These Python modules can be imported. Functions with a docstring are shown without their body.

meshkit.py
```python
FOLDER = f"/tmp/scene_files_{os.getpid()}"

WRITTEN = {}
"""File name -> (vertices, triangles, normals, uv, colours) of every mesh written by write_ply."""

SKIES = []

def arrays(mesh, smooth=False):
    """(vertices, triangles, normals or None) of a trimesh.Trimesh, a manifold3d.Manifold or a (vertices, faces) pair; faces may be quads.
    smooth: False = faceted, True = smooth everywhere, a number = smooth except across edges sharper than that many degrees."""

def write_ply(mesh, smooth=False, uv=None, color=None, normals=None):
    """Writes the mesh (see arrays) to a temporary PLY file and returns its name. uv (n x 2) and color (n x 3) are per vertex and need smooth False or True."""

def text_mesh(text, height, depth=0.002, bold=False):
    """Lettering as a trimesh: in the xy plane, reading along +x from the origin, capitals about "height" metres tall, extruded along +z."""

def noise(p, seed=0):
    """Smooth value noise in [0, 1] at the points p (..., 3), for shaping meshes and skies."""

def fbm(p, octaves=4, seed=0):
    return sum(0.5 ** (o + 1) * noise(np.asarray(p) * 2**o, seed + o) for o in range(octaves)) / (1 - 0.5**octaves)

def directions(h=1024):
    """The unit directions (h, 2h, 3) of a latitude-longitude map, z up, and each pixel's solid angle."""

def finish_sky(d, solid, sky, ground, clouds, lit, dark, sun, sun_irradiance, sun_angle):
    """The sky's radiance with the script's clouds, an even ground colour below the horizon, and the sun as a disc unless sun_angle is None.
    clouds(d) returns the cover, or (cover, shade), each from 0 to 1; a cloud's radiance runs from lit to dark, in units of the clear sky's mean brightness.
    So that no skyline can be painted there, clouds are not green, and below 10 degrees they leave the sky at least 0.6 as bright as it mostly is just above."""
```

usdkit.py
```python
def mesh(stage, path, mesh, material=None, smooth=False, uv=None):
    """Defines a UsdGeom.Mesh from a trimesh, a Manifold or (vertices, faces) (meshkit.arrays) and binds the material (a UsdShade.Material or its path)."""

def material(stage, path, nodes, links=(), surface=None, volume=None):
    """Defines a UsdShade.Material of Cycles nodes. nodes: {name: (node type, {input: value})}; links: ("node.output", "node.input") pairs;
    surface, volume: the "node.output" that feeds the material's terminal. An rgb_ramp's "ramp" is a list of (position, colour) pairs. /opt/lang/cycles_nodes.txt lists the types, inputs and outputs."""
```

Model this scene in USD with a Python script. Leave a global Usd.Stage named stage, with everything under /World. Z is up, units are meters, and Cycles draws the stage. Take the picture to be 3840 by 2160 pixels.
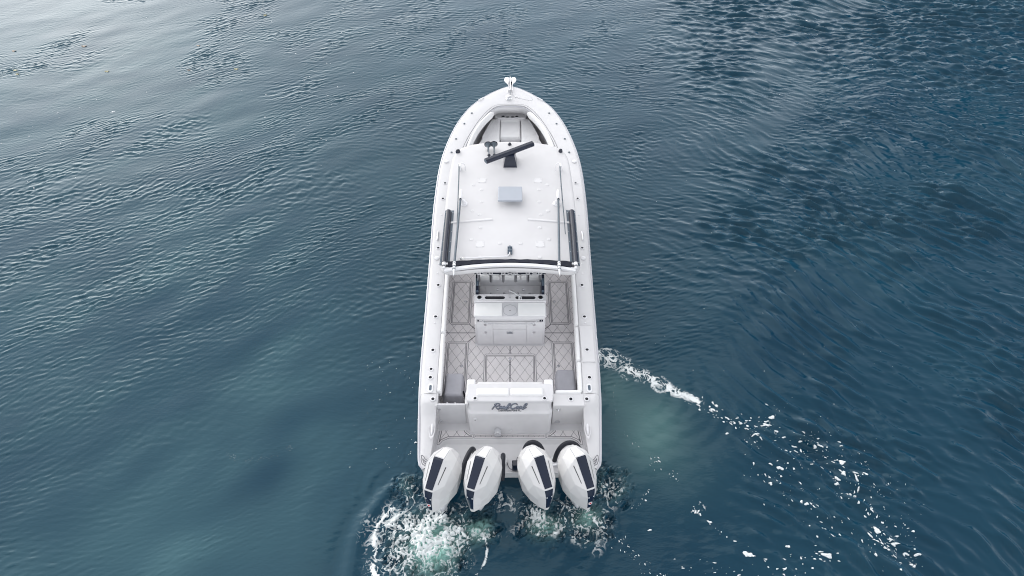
import math, random
import numpy as np, trimesh, manifold3d, meshkit, usdkit
from pxr import Usd, UsdGeom, UsdLux, UsdShade, Gf, Sdf, Vt
from shapely.geometry import Polygon, LineString, Point, box as sbox, MultiPolygon
from shapely.ops import unary_union
from shapely import affinity
from scipy.interpolate import CubicSpline, PchipInterpolator
from scipy.ndimage import map_coordinates

random.seed(7)
rng = np.random.default_rng(7)
stage = Usd.Stage.CreateInMemory()
UsdGeom.SetStageUpAxis(stage, UsdGeom.Tokens.z)
UsdGeom.SetStageMetersPerUnit(stage, 1.0)
UsdGeom.Xform.Define(stage, '/World')
UsdGeom.Scope.Define(stage, '/World/Looks')
T = Sdf.ValueTypeNames

# ------------------------------------------------------------------ camera
CAM = (0.044, 0.0, 12.95)
PITCH = 48.0
cam = UsdGeom.Camera.Define(stage, '/World/camera')
cam.AddTranslateOp().Set(Gf.Vec3d(*CAM))
cam.AddRotateXOp().Set(90.0 - PITCH)
cam.CreateHorizontalApertureAttr(36.0)
cam.CreateVerticalApertureAttr(20.25)
cam.CreateFocalLengthAttr(24.0)
cam.CreateClippingRangeAttr(Gf.Vec2f(0.1, 5000))
cam.CreateExposureAttr(0.66)

# ------------------------------------------------------------------ light
SUN_AZ, SUN_EL = math.radians(-33), math.radians(24)      # azimuth from +y towards +x
sund = np.array([math.sin(SUN_AZ) * math.cos(SUN_EL), math.cos(SUN_AZ) * math.cos(SUN_EL), math.sin(SUN_EL)])
sun = UsdLux.DistantLight.Define(stage, '/World/sun')
sun.CreateIntensityAttr(0.20)
sun.CreateAngleAttr(110.0)
sun.CreateNormalizeAttr(True)
sun.CreateColorAttr(Gf.Vec3f(1.0, 0.975, 0.95))
zc = Gf.Vec3d(*map(float, sund))
rot = Gf.Rotation(Gf.Vec3d(0, 0, 1), zc)
sun.AddTransformOp().Set(Gf.Matrix4d().SetRotate(rot))
usdkit.material(stage, '/World/Looks/sky_look', {
    'tc': ('texture_coordinate', {}),
    'sky': ('sky_texture', {'sky_type': 'single_scattering', 'sun_disc': False, 'sun_elevation': SUN_EL, 'sun_rotation': SUN_AZ, 'aerosol_density': 0.7, 'air_density': 1.0}),
    'pale': ('hsv', {'saturation': 0.08, 'value': 1.0}),
    'n': ('noise_texture', {'scale': 2.2, 'detail': 5.0, 'roughness': 0.55}),
    'cr': ('rgb_ramp', {'ramp': [(0.30, (0.70, 0.70, 0.70)), (0.70, (1.0, 1.0, 1.0))]}),
    'n2': ('noise_texture', {'scale': 3.1, 'detail': 4.0}),
    'cc': ('rgb_ramp', {'ramp': [(0.3, (5.25, 5.2, 5.3)), (0.7, (7.9, 7.8, 7.9))]}),
    'cl': ('mix_color', {'fac': 0.28, 'use_clamp': False}),
    'm': ('mix_color', {'use_clamp': False}),
    'bg': ('background_shader', {'strength': 0.15})},
    [('tc.generated', 'n.vector'), ('tc.generated', 'n2.vector'), ('n.fac', 'cr.fac'), ('n2.fac', 'cc.fac'), ('cr.color', 'm.fac'), ('sky.color', 'pale.color'),
     ('pale.color', 'cl.a'), ('cc.color', 'cl.b'), ('sky.color', 'm.a'), ('cl.result', 'm.b'), ('m.result', 'bg.color')], surface='bg.background')
dome = UsdLux.DomeLight.Define(stage, '/World/sky')
dome.CreateIntensityAttr(1.0)
UsdShade.MaterialBindingAPI.Apply(dome.GetPrim()).Bind(UsdShade.Material.Get(stage, '/World/Looks/sky_look'))
dome.GetPrim().SetCustomDataByKey('kind', 'structure')
dome.GetPrim().SetCustomDataByKey('label', 'pale overcast sky')

# ------------------------------------------------------------------ materials
def mat(name, col, rough=0.4, metal=0.0, coat=0.0, var=0.06, scale=3.0, bump=0.0, bscale=200.0, spec=0.5, ior=1.5):
    """a principled surface whose colour and gloss wander a little with procedural noise"""
    c = np.array(col, float)
    lo, hi = np.clip(c * (1 - var), 0, 1), np.clip(c * (1 + var * 0.6), 0, 1)
    nodes = {'g': ('geometry', {}), 'n': ('noise_texture', {'scale': scale, 'detail': 6.0, 'roughness': 0.6}),
             'r': ('rgb_ramp', {'ramp': [(0.3, tuple(lo)), (0.7, tuple(hi))]}),
             'rr': ('map_range', {'from_min': 0.3, 'from_max': 0.7, 'to_min': rough * 0.8, 'to_max': min(1, rough * 1.25)}),
             'p': ('principled_bsdf', {'metallic': metal, 'coat_weight': coat, 'coat_roughness': 0.08, 'specular_ior_level': spec, 'ior': ior})}
    links = [('g.position', 'n.vector'), ('n.fac', 'r.fac'), ('r.color', 'p.base_color'), ('n.fac', 'rr.value'), ('rr.result', 'p.roughness')]
    if bump:
        nodes['bn'] = ('noise_texture', {'scale': bscale, 'detail': 3.0})
        nodes['b'] = ('bump', {'strength': bump, 'distance': 0.004})
        links += [('g.position', 'bn.vector'), ('bn.fac', 'b.height'), ('b.normal', 'p.normal')]
    return usdkit.material(stage, f'/World/Looks/{name}', nodes, links, surface='p.BSDF')

M = dict(
    gel=mat('white_gelcoat', (0.66, 0.655, 0.665), 0.28, coat=0.25, var=0.035, scale=1.6),
    deck=mat('nonskid_deck', (0.615, 0.608, 0.617), 0.5, var=0.06, scale=1.3, bump=0.10, bscale=260),
    liner=mat('liner_gelcoat', (0.70, 0.695, 0.71), 0.35, var=0.05, scale=2.2),
    vinyl=mat('white_vinyl', (0.84, 0.838, 0.84), 0.42, var=0.03, scale=4, bump=0.12, bscale=120),
    board=mat('cutting_board', (0.88, 0.885, 0.88), 0.5, var=0.02, scale=8),
    eva=mat('foam_mat', (0.80, 0.77, 0.775), 0.75, var=0.07, scale=3.5, bump=0.25, bscale=300),
    groove=mat('mat_groove', (0.045, 0.05, 0.07), 0.7),
    steel=mat('polished_steel', (0.72, 0.73, 0.75), 0.14, metal=1.0, var=0.05, scale=20),
    alu=mat('white_metal', (0.76, 0.76, 0.78), 0.3, var=0.03, coat=0.3),
    black=mat('black_gloss', (0.007, 0.010, 0.021), 0.20, coat=0.25, var=0.2, scale=8),
    matte=mat('black_fabric', (0.009, 0.012, 0.026), 0.85, var=0.25, scale=14, bump=0.3, bscale=60),
    hose=mat('black_rubber', (0.008, 0.010, 0.018), 0.5, var=0.2, scale=12),
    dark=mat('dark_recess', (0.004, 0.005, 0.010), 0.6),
    plate=mat('grey_plate', (0.085, 0.115, 0.15), 0.45, var=0.12, scale=10),
    pole=mat('carbon_pole', (0.10, 0.125, 0.15), 0.35, metal=0.3, var=0.15, scale=15),
    dish=mat('grey_panel', (0.345, 0.375, 0.425), 0.22, var=0.03, coat=0.4),
    cover=mat('grey_canvas', (0.37, 0.37, 0.405), 0.85, var=0.10, scale=5, bump=0.35, bscale=220),
    cowl=mat('pearl_cowl', (0.66, 0.655, 0.655), 0.22, coat=0.5, var=0.03, scale=2.5),
    cowl2=mat('cowl_underside', (0.56, 0.57, 0.60), 0.35, var=0.05),
    panel=mat('cowl_black_panel', (0.006, 0.010, 0.022), 0.07, coat=0.35, var=0.2, scale=5, spec=0.5, ior=1.45),
    red=mat('red_emblem', (0.55, 0.05, 0.05), 0.3),
    letter=mat('letter_black', (0.008, 0.012, 0.03), 0.3),
    letter2=mat('letter_chrome', (0.42, 0.47, 0.55), 0.2, metal=0.6),
    rubrail=mat('rub_rail_vinyl', (0.56, 0.56, 0.60), 0.4, var=0.06, scale=3),
    galv=mat('galvanised_bright', (0.80, 0.80, 0.82), 0.35, metal=0.25, var=0.05, scale=12),
    rope=mat('anchor_rode', (0.35, 0.36, 0.38), 0.7),
    door=mat('grey_door', (0.62, 0.62, 0.64), 0.35, var=0.04),
    glass=mat('tinted_glass', (0.02, 0.025, 0.03), 0.08, coat=1.0),
    bark=mat('tree_bark', (0.07, 0.055, 0.045), 0.9, var=0.3, scale=6),
    bank=mat('bank_soil', (0.05, 0.05, 0.035), 0.95, var=0.3, scale=2),
)
def leafmat(name, col):
    c = np.array(col)
    return usdkit.material(stage, f'/World/Looks/{name}', {
        'g': ('geometry', {}), 'n': ('noise_texture', {'scale': 6.0}), 'r': ('rgb_ramp', {'ramp': [(0.3, tuple(c * 0.7)), (0.7, tuple(c * 1.3))]}),
        'd': ('diffuse_bsdf', {}), 't': ('translucent_bsdf', {}), 'm': ('mix_closure', {'fac': 0.25})},
        [('g.position', 'n.vector'), ('n.fac', 'r.fac'), ('r.color', 'd.color'), ('r.color', 't.color'), ('d.BSDF', 'm.closure1'), ('t.BSDF', 'm.closure2')], surface='m.closure')
M['leaf'] = leafmat('tree_leaf', (0.03, 0.055, 0.02))
M['dryleaf'] = leafmat('dry_leaf', (0.50, 0.43, 0.36))
M['dryleaf2'] = leafmat('pale_leaf', (0.66, 0.62, 0.42))
usdkit.material(stage, '/World/Looks/foam_look', {
    'g': ('geometry', {}), 'n': ('noise_texture', {'scale': 40.0, 'detail': 3.0}), 'r': ('rgb_ramp', {'ramp': [(0.3, (0.62, 0.67, 0.68)), (0.65, (0.90, 0.92, 0.93))]}),
    'b': ('bump', {'strength': 0.6, 'distance': 0.01}), 'p': ('principled_bsdf', {'roughness': 0.7, 'subsurface_weight': 0.0})},
    [('g.position', 'n.vector'), ('n.fac', 'r.fac'), ('r.color', 'p.base_color'), ('n.fac', 'b.height'), ('b.normal', 'p.normal')], surface='p.BSDF')
usdkit.material(stage, '/World/Looks/lace_look', {
    'g': ('geometry', {}), 'n': ('noise_texture', {'scale': 24.0, 'detail': 4.0, 'roughness': 0.6}), 'a': ('attribute', {'attribute': 'cover'}),
    'mr': ('map_range', {'from_min': 0.35, 'from_max': 0.65, 'to_min': 0.85, 'to_max': 1.25}), 'mu': ('math', {'math_type': 'multiply', 'use_clamp': True}),
    'b': ('bump', {'strength': 0.3, 'distance': 0.01}), 'd': ('principled_bsdf', {'roughness': 0.7, 'base_color': (0.80, 0.84, 0.84)}), 't': ('transparent_bsdf', {}), 'm': ('mix_closure', {})},
    [('g.position', 'n.vector'), ('n.fac', 'mr.value'), ('mr.result', 'mu.value1'), ('a.fac', 'mu.value2'), ('n.fac', 'b.height'), ('b.normal', 'd.normal'), ('mu.value', 'm.fac'), ('t.BSDF', 'm.closure1'), ('d.BSDF', 'm.closure2')], surface='m.closure')
M['lace'] = UsdShade.Material.Get(stage, '/World/Looks/lace_look')
M['foam'] = UsdShade.Material.Get(stage, '/World/Looks/foam_look')

# ------------------------------------------------------------------ scene helpers
used = {}
def numbered(parent, name):
    k = (parent, name)
    used[k] = used.get(k, -1) + 1
    return f'{parent}/{name}' + (f'_{used[k]:03d}' if used[k] else '')
def tag(prim, label=None, category=None, group=None, kind=None):
    for k, v in (('label', label), ('category', category), ('group', group), ('kind', kind)):
        if v: prim.SetCustomDataByKey(k, v)
    return prim
def thing(name, label, cat, group=None, loc=(0, 0, 0)):
    x = UsdGeom.Xform.Define(stage, numbered('/World', name))
    if any(loc): x.AddTranslateOp().Set(Gf.Vec3d(*loc))
    return tag(x.GetPrim(), label, cat, group)
def obj(name, mesh, m, parent=None, smooth=32, label=None):
    base = parent.GetPath().pathString if parent is not None else '/World'
    p = usdkit.mesh(stage, numbered(base, name), mesh, M[m], smooth=smooth).GetPrim()
    UsdGeom.Mesh(p).CreateDoubleSidedAttr(True)
    if label: tag(p, label)
    return p

# ------------------------------------------------------------------ mesh helpers
def cat(*ms):
    return trimesh.util.concatenate([m for m in ms if m is not None])
def hullpts(p):
    return trimesh.convex.convex_hull(np.asarray(p, float))
def cbox(x0, x1, y0, y1, z0, z1, b=0.012):
    """box with chamfered edges"""
    b = min(b, (x1 - x0) / 2.2, (y1 - y0) / 2.2, (z1 - z0) / 2.2)
    pts = []
    for sx, X in ((1, x0), (-1, x1)):
        for sy, Y in ((1, y0), (-1, y1)):
            for sz, Z in ((1, z0), (-1, z1)):
                pts += [(X, Y + sy * b, Z + sz * b), (X + sx * b, Y, Z + sz * b), (X + sx * b, Y + sy * b, Z)]
    return hullpts(pts)
SPH = trimesh.creation.icosphere(subdivisions=2, radius=1.0).vertices
def soft(pts, r):
    """hull of small balls at the points: a solid with rounded edges"""
    return hullpts((np.asarray(pts, float)[:, None, :] + SPH[None] * r).reshape(-1, 3))
def sbx(x0, x1, y0, y1, z0, z1, r):
    return soft([(x, y, z) for x in (x0 + r, x1 - r) for y in (y0 + r, y1 - r) for z in (z0 + r, z1 - r)], r)
def grid(rows, close=False, flip=False):
    """mesh over rows (n x m x 3)"""
    R = np.asarray(rows, float)
    n, m = R.shape[:2]
    idx = np.arange(n * m).reshape(n, m)
    if close:
        idx = np.hstack([idx, idx[:, :1]])
    a, b, c, d = idx[:-1, :-1].ravel(), idx[:-1, 1:].ravel(), idx[1:, 1:].ravel(), idx[1:, :-1].ravel()
    f = np.vstack([np.stack([a, b, c], 1), np.stack([a, c, d], 1)])
    if flip: f = f[:, ::-1]
    return trimesh.Trimesh(R.reshape(-1, 3), f, process=False)
def tube(path, r, n=10, up=(0, 0, 1), cap=True, ry=None):
    P = np.asarray(path, float)
    r = np.broadcast_to(np.asarray(r, float), (len(P),))
    t = np.gradient(P, axis=0); t /= np.linalg.norm(t, axis=1, keepdims=True)
    up = np.array(up, float)
    if abs(t[0] @ up) > 0.95: up = np.array([1.0, 0, 0]) if abs(t[0][0]) < .9 else np.array([0, 1.0, 0])
    rows, u = [], up
    for p, d, q in zip(P, t, r):
        s = np.cross(d, u); s /= np.linalg.norm(s); u = np.cross(s, d)
        a = np.linspace(0, 2 * np.pi, n, endpoint=False)
        rows.append(p + q * (np.cos(a)[:, None] * s + np.sin(a)[:, None] * u * (ry or 1.0)))
    g = grid(rows, close=True, flip=True)
    if cap:
        v = np.vstack([g.vertices, P[0], P[-1]]); k = len(g.vertices); L = (len(P) - 1) * n
        f = [[k, i, (i + 1) % n] for i in range(n)] + [[k + 1, L + (i + 1) % n, L + i] for i in range(n)]
        g = trimesh.Trimesh(v, np.vstack([g.faces, f]), process=False)
    return g
def curve(pts, n=16):
    P = np.asarray(pts, float)
    s = np.r_[0, np.cumsum(np.linalg.norm(np.diff(P, axis=0), axis=1))]
    return CubicSpline(s, P)(np.linspace(0, s[-1], n))
def lathe(profile, at=(0, 0, 0), n=20, axis=None):
    """profile (r, h) turned about z"""
    pr = np.asarray(profile, float)
    a = np.linspace(0, 2 * np.pi, n, endpoint=False)
    rows = [np.stack([r * np.cos(a), r * np.sin(a), np.full(n, h)], 1) for r, h in pr]
    g = grid(rows, close=True)
    if axis is not None:
        g.apply_transform(trimesh.geometry.align_vectors([0, 0, 1], axis))
    g.apply_translation(at)
    return g
def polys(g):
    return [p for p in (g.geoms if hasattr(g, 'geoms') else [g]) if p.geom_type == 'Polygon' and p.area > 1e-6]
def extrude(g, z0, z1):
    ms = []
    for p in polys(g):
        m = trimesh.creation.extrude_polygon(p.simplify(0.0004), z1 - z0, engine='earcut'); m.apply_translation((0, 0, z0)); ms.append(m)
    return cat(*ms)
def slab(poly, z0, z1, r=0.01, k=3):
    """extruded plate with a rounded upper edge"""
    steps = [(0, z0), (0, z1 - r)] + [(r * (1 - math.cos(a)), z1 - r + r * math.sin(a)) for a in np.linspace(0, np.pi / 2, k + 1)[1:]]
    ring = np.asarray(poly.simplify(0.0005).exterior.coords)[:-1]
    if Polygon(ring).exterior.is_ccw is False: ring = ring[::-1]
    d1 = ring - np.roll(ring, 1, 0); d2 = np.roll(ring, -1, 0) - ring
    nn = lambda d: np.stack([-d[:, 1], d[:, 0]], 1) / (np.linalg.norm(d, axis=1, keepdims=True) + 1e-12)
    nrm = nn(d1) + nn(d2); nrm /= (np.linalg.norm(nrm, axis=1, keepdims=True) + 1e-9)
    dot = (nrm * nn(d1)).sum(1, keepdims=True); nrm = nrm / np.clip(dot, 0.4, 1)
    rows = [np.c_[ring + nrm * o, np.full(len(ring), z)] for o, z in steps]
    g = grid(rows, close=True)
    try:
        v, f = trimesh.creation.triangulate_polygon(Polygon(rows[-1][:, :2]).buffer(0), engine='earcut')
        g = cat(g, trimesh.Trimesh(np.c_[v, np.full(len(v), z1)], f, process=False))
    except Exception:
        pass
    return g
def rrect(x0, x1, y0, y1, r):
    r = min(r, (x1 - x0) / 2.02, (y1 - y0) / 2.02)
    return sbox(x0 + r, y0 + r, x1 - r, y1 - r).buffer(r, quad_segs=6)
def mirror(m):
    v = np.array(m.vertices) * [-1, 1, 1]
    return trimesh.Trimesh(v, np.array(m.faces)[:, ::-1], process=False)

# ------------------------------------------------------------------ water surface
def randfield(seed, lam, direction, bw=0.35, spread=3.0, N=1024, L=20.0):
    """periodic random wave field: wavelength lam, travelling along direction"""
    g = np.random.default_rng(seed)
    k = 2 * np.pi * np.fft.fftfreq(N, L / N)
    KX, KY = np.meshgrid(k, k, indexing='xy')
    K = np.hypot(KX, KY) + 1e-9
    k0 = 2 * np.pi / lam
    S = np.exp(-0.5 * (np.log(K / k0) / bw) ** 2)
    if direction is not None:
        d = np.array(direction) / np.linalg.norm(direction)
        S = S * np.abs((KX * d[0] + KY * d[1]) / K) ** (2 * spread)
    F = np.fft.ifft2(S * np.fft.fft2(g.standard_normal((N, N)))).real
    return F / F.std(), L
def sample(field, x, y):
    F, L = field
    N = F.shape[0]
    return map_coordinates(F, [np.asarray(y) / L * N, np.asarray(x) / L * N], order=1, mode='grid-wrap')
def sm(a, b, x):
    t = np.clip((x - a) / (b - a), 0, 1)
    return t * t * (3 - 2 * t)
def gauss(x, y, cx, cy, sx, sy=None, ang=0):
    sy = sy or sx
    c, s = math.cos(ang), math.sin(ang)
    u, v = (x - cx) * c + (y - cy) * s, -(x - cx) * s + (y - cy) * c
    return np.exp(-0.5 * ((u / sx) ** 2 + (v / sy) ** 2))
F_ripL = randfield(1, 0.17, (-0.36, 0.93), 0.40, 2.0)
F_ripL2 = randfield(2, 0.27, (-0.30, 0.95), 0.45, 1.8)
F_ripC = randfield(3, 0.16, (0.05, 1.0), 0.28, 2.5)
F_ripR = randfield(4, 0.19, (0.22, 0.97), 0.30, 2.5)
F_longR = randfield(5, 0.50, (0.70, 0.71), 0.40, 3.5)
F_longR2 = randfield(6, 0.27, (0.60, 0.80), 0.36, 3.0)
F_longR3 = randfield(15, 1.3, (0.60, 0.80), 0.35, 3.0)
F_chop = randfield(7, 0.62, (0.20, 0.98), 0.38, 1.8)
F_chop2 = randfield(8, 0.30, (0.15, 0.98), 0.35, 1.5)
F_swell = randfield(9, 2.6, (-0.45, 0.9), 0.45, 1.0)
F_swell2 = randfield(10, 1.5, (-0.5, 0.85), 0.4, 1.2)
F_patch = randfield(11, 6.0, None, 0.5)
F_patch2 = randfield(12, 2.2, (0.5, -0.6), 0.5, 0.8)
F_turb1 = randfield(13, 0.55, None, 0.5, L=12.0)
F_turb2 = randfield(14, 0.22, None, 0.45, L=12.0)
WASH = [(-1.62, 5.1, .78), (-.66, 5.45, .40), (.66, 5.5, .45), (1.52, 5.5, .46), (2.0, 6.25, .42), (-2.05, 6.2, .30)]
def wash_amount(x, y):
    w = 0
    for cx, cy, r in WASH:
        w = np.maximum(w, sm(1.35, 0.75, np.hypot(x - cx, y - cy) / r + 0.22 * sample(F_turb1, x, y) * 0.6))
    return w
def height(x, y, fine=1.0):
    x = np.asarray(x, float); y = np.asarray(y, float)
    # bend the field coordinates slowly so that crests curve
    bx = x + 0.22 * sample(F_swell, x * .3 + 3, y * .3); by = y + 0.22 * sample(F_swell, x * .3, y * .3 + 9)
    left = sm(-2.5, -7.5, x + 0.12 * (y - 14))
    right = sm(2.6, 6.5, x - 0.16 * (y - 12) * (y > 12))
    cen = np.clip(1 - left - right, 0, 1)
    patch = sample(F_patch, x, y); p2 = sample(F_patch2, x, y)
    # slicks: glassy water at the far left, a diagonal tongue and beside the boat
    slick = sm(-0.1, 1.0, patch * 0.55 + 1.3 * gauss(x, y, -16.5, 20.8, 4.2, 2.2, .42) + 0.9 * gauss(x, y, -9, 21.3, 3.5, 1.1, .5) + 1.0 * gauss(x, y, -19, 26, 4, 2) + 0.9 * gauss(x, y, -17.5, 17.0, 1.5, .9, .3))
    slick = slick * sm(13.0, 16.5, y + 0.1 * x * 0)
    calmL = sm(15, 8.5, y + 0.35 * (x + 6)) * sm(-12.5, -5.5, x)             # soft water left of the boat
    h = 0
    aL = left * (0.0050 * (1 - 0.90 * slick) * (1 - 0.62 * calmL) * (0.75 + 0.35 * np.clip(p2, -1.5, 1.5))) * (0.55 + 0.45 * sm(7, 13, y))
    h = h + aL * (sample(F_ripL, bx, by) + 0.9 * sample(F_ripL2, bx, by))
    aC = cen * (0.0042 * (1 - 0.8 * sm(12.5, 7, y)) * (1 - .55 * slick) * (0.8 + 0.3 * np.clip(p2, -1.5, 1.5)))
    h = h + aC * (sample(F_ripC, bx, by) + 0.8 * sample(F_ripL2, bx, by) * (x < 0) + 0.8 * sample(F_chop2, bx, by) * (x >= 0))
    far = sm(15, 21, y)
    aR = right * (1 - far * 0.75) * (0.55 + 0.45 * sm(3.5, 7.5, x)) * (0.85 + 0.4 * np.clip(patch, -1.3, 1.3))
    w = sample(F_longR, bx, by)
    h = h + aR * (0.0245 * (w + 0.25 * (w * w - 1)) + 0.0098 * sample(F_longR2, bx, by) * (0.6 + .4 * far) + 0.014 * sample(F_longR3, bx, by))
    h = h + right * sm(9, 16, y) * 0.0044 * sample(F_ripR, bx, by) * (0.7 + 0.4 * np.clip(p2, -1.5, 1.5))
    choppy = right * sm(17.5, 24.5, y + 0.38 * (x - 13) * (x > 9) + 0.5 * patch)
    h = h + choppy * (0.0235 * sample(F_chop, bx, by) + 0.0075 * sample(F_chop2, bx, by))
    h = h + (0.0042 - 0.0012 * left + .004 * right) * sample(F_swell, x, y) + 0.0027 * (1 - 0.4 * far) * sample(F_swell2, x, y)
    # rings running out from the side of the boat and from the engines
    for cx, cy, lam, a, dec in ((2.6, 8.9, .42, .010, 1.9), (3.7, 8.2, .30, .006, 1.2), (0, 5.6, .55, .012, 2.2), (-2.3, 6.2, .26, .012, .55)):
        r = np.hypot(x - cx, (y - cy))
        h = h + a * np.exp(-r / dec) * np.sin(2 * np.pi * r / lam) * sm(.15, .5, r) * (0.6 + 0.5 * np.clip(p2, -1, 1))
    # smooth ridge thrown aside on the left of the wash
    rx = np.interp(y, [3.5, 4.9, 5.2, 5.6, 6.1, 6.4, 6.8], [-2.95, -2.95, -2.92, -2.78, -2.5, -2.3, -2.0])
    h = h + 0.05 * np.exp(-((x - rx) / .16) ** 2) * sm(6.7, 6.0, y) * sm(3.6, 4.6, y) - 0.02 * np.exp(-((x - rx + .33) / .16) ** 2) * sm(6.7, 6.0, y)
    dh = np.abs(x) - np.interp(y, [6, 7.7, 9.3, 11, 13.2, 14.8, 15.8, 16.9, 17.6], [1.70, 1.75, 1.72, 1.65, 1.5, 1.25, .95, .4, 0])
    lap = np.exp(-np.clip(dh, 0, 9) / .40) * sm(18.0, 16.5, y) * sm(6.0, 6.8, y) * (dh > 0)
    h = h + lap * .0085 * np.sin(2 * np.pi * (dh + .06 * sample(F_turb1, x, y)) / .24) * (.6 + .6 * np.clip(sample(F_turb1, x * .5, y * .5), -1, 1))
    wa = wash_amount(x, y)
    t1, t2 = sample(F_turb1, x, y), sample(F_turb2, x, y)
    h = h * (1 - 0.5 * wa) + wa * (0.030 * t1 + 0.034 * np.abs(t2) + 0.012 * sample(F_turb2, x * 2.1, y * 2.1) + 0.01)
    for cx, cy, r in WASH[:4]:                                                # rims where the wash spills over
        q = np.hypot(x - cx, y - cy) + 0.05 * t1
        h = h + 0.03 * np.exp(-((q - r * 1.08) / .07) ** 2) * (y < 6.1)
    h = h + 0.05 * gauss(x, y, -1.45, 5.15, .30) + 0.03 * gauss(x, y, -.62, 5.3, .2) + .03 * gauss(x, y, .66, 5.35, .2)
    return h
def turbid(x, y):
    """how milky the water is: silt and air stirred into it"""
    p, p2 = sample(F_patch, x + 5, y + 3), sample(F_patch2, x, y)
    t = 0.30 * gauss(x, y, -4.9, 8.2, 1.1, 2.8, .25) + 0.34 * gauss(x, y, -6.6, 5.0, 1.8, 1.9) + .22 * gauss(x, y, -11, 7, 3.5, 4) + 0.16 * gauss(x, y, -9, 12, 5, 2.0, .4) + .26 * gauss(x, y, -14, 20, 7, 5)
    t = t * (0.62 + 0.20 * p2 + 0.18 * p)
    g = 1.0 * gauss(x, y, 2.95, 7.75, .50, .60, -.3) + 0.55 * gauss(x, y, 2.35, 8.6, .3, .4) + .25 * gauss(x, y, 3.2, 6.9, .7, .7)
    g = g * (0.95 + 0.10 * p2)
    w = 1.5 * gauss(x, y, -1.45, 5.02, .27, .27) + 0.8 * gauss(x, y, -.62, 5.32, .15, .13) + 0.8 * gauss(x, y, .68, 5.44, .18, .12) + .7 * gauss(x, y, 1.5, 5.6, .14) + .10 * wash_amount(x, y) * (0.3 + 0.4 * sample(F_turb1, x, y))
    return np.clip(t, 0, 1), np.clip(g, 0, 1) * .20 + np.clip(w, 0, 1.4) * .8

def axis(core, far, growth=1.12):
    a = list(core)
    d0 = core[1] - core[0]; lo = []
    x, d = core[0], d0
    while x > -far: d *= growth; x -= d; lo.append(x)
    x, d = core[-1], core[-1] - core[-2]
    while x < far: d *= growth; x += d; a.append(x)
    return np.array(lo[::-1] + a)
ys = [3.9]
while ys[-1] < 28.2: ys.append(ys[-1] + 0.030 + 0.018 * max(0, (ys[-1] - 7) / 20))
XA, YA = axis(np.arange(-21.8, 21.85, 0.046), 900), axis(np.array(ys), 900)
X, Y = np.meshgrid(XA, YA)
fade = sm(1.6, 0.0, np.maximum(np.abs(X) - 21.7, np.maximum(3.9 - Y, Y - 28.2)))      # modelled waves near the boat, bump-mapped ones beyond
Z = np.zeros_like(X)
near = fade > 0
Z[near] = height(X[near], Y[near]) * fade[near]
e = 0.012
core = near
NX, NY = np.zeros_like(X), np.zeros_like(X)
NX[core] = (height(X[core] + e, Y[core]) - height(X[core] - e, Y[core])) / (2 * e)
NY[core] = (height(X[core], Y[core] + e) - height(X[core], Y[core] - e)) / (2 * e)
NX *= fade; NY *= fade
V = np.stack([X, Y, Z], -1).reshape(-1, 3)
Nn = np.stack([-NX, -NY, np.ones_like(X)], -1).reshape(-1, 3); Nn /= np.linalg.norm(Nn, axis=1, keepdims=True)
ny_, nx_ = X.shape
idx = np.arange(ny_ * nx_).reshape(ny_, nx_)
Q = np.stack([idx[:-1, :-1], idx[:-1, 1:], idx[1:, 1:], idx[1:, :-1]], -1).reshape(-1, 4)
wm = UsdGeom.Mesh.Define(stage, '/World/water')
wm.CreatePointsAttr(Vt.Vec3fArray.FromNumpy(V.astype(np.float32)))
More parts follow.
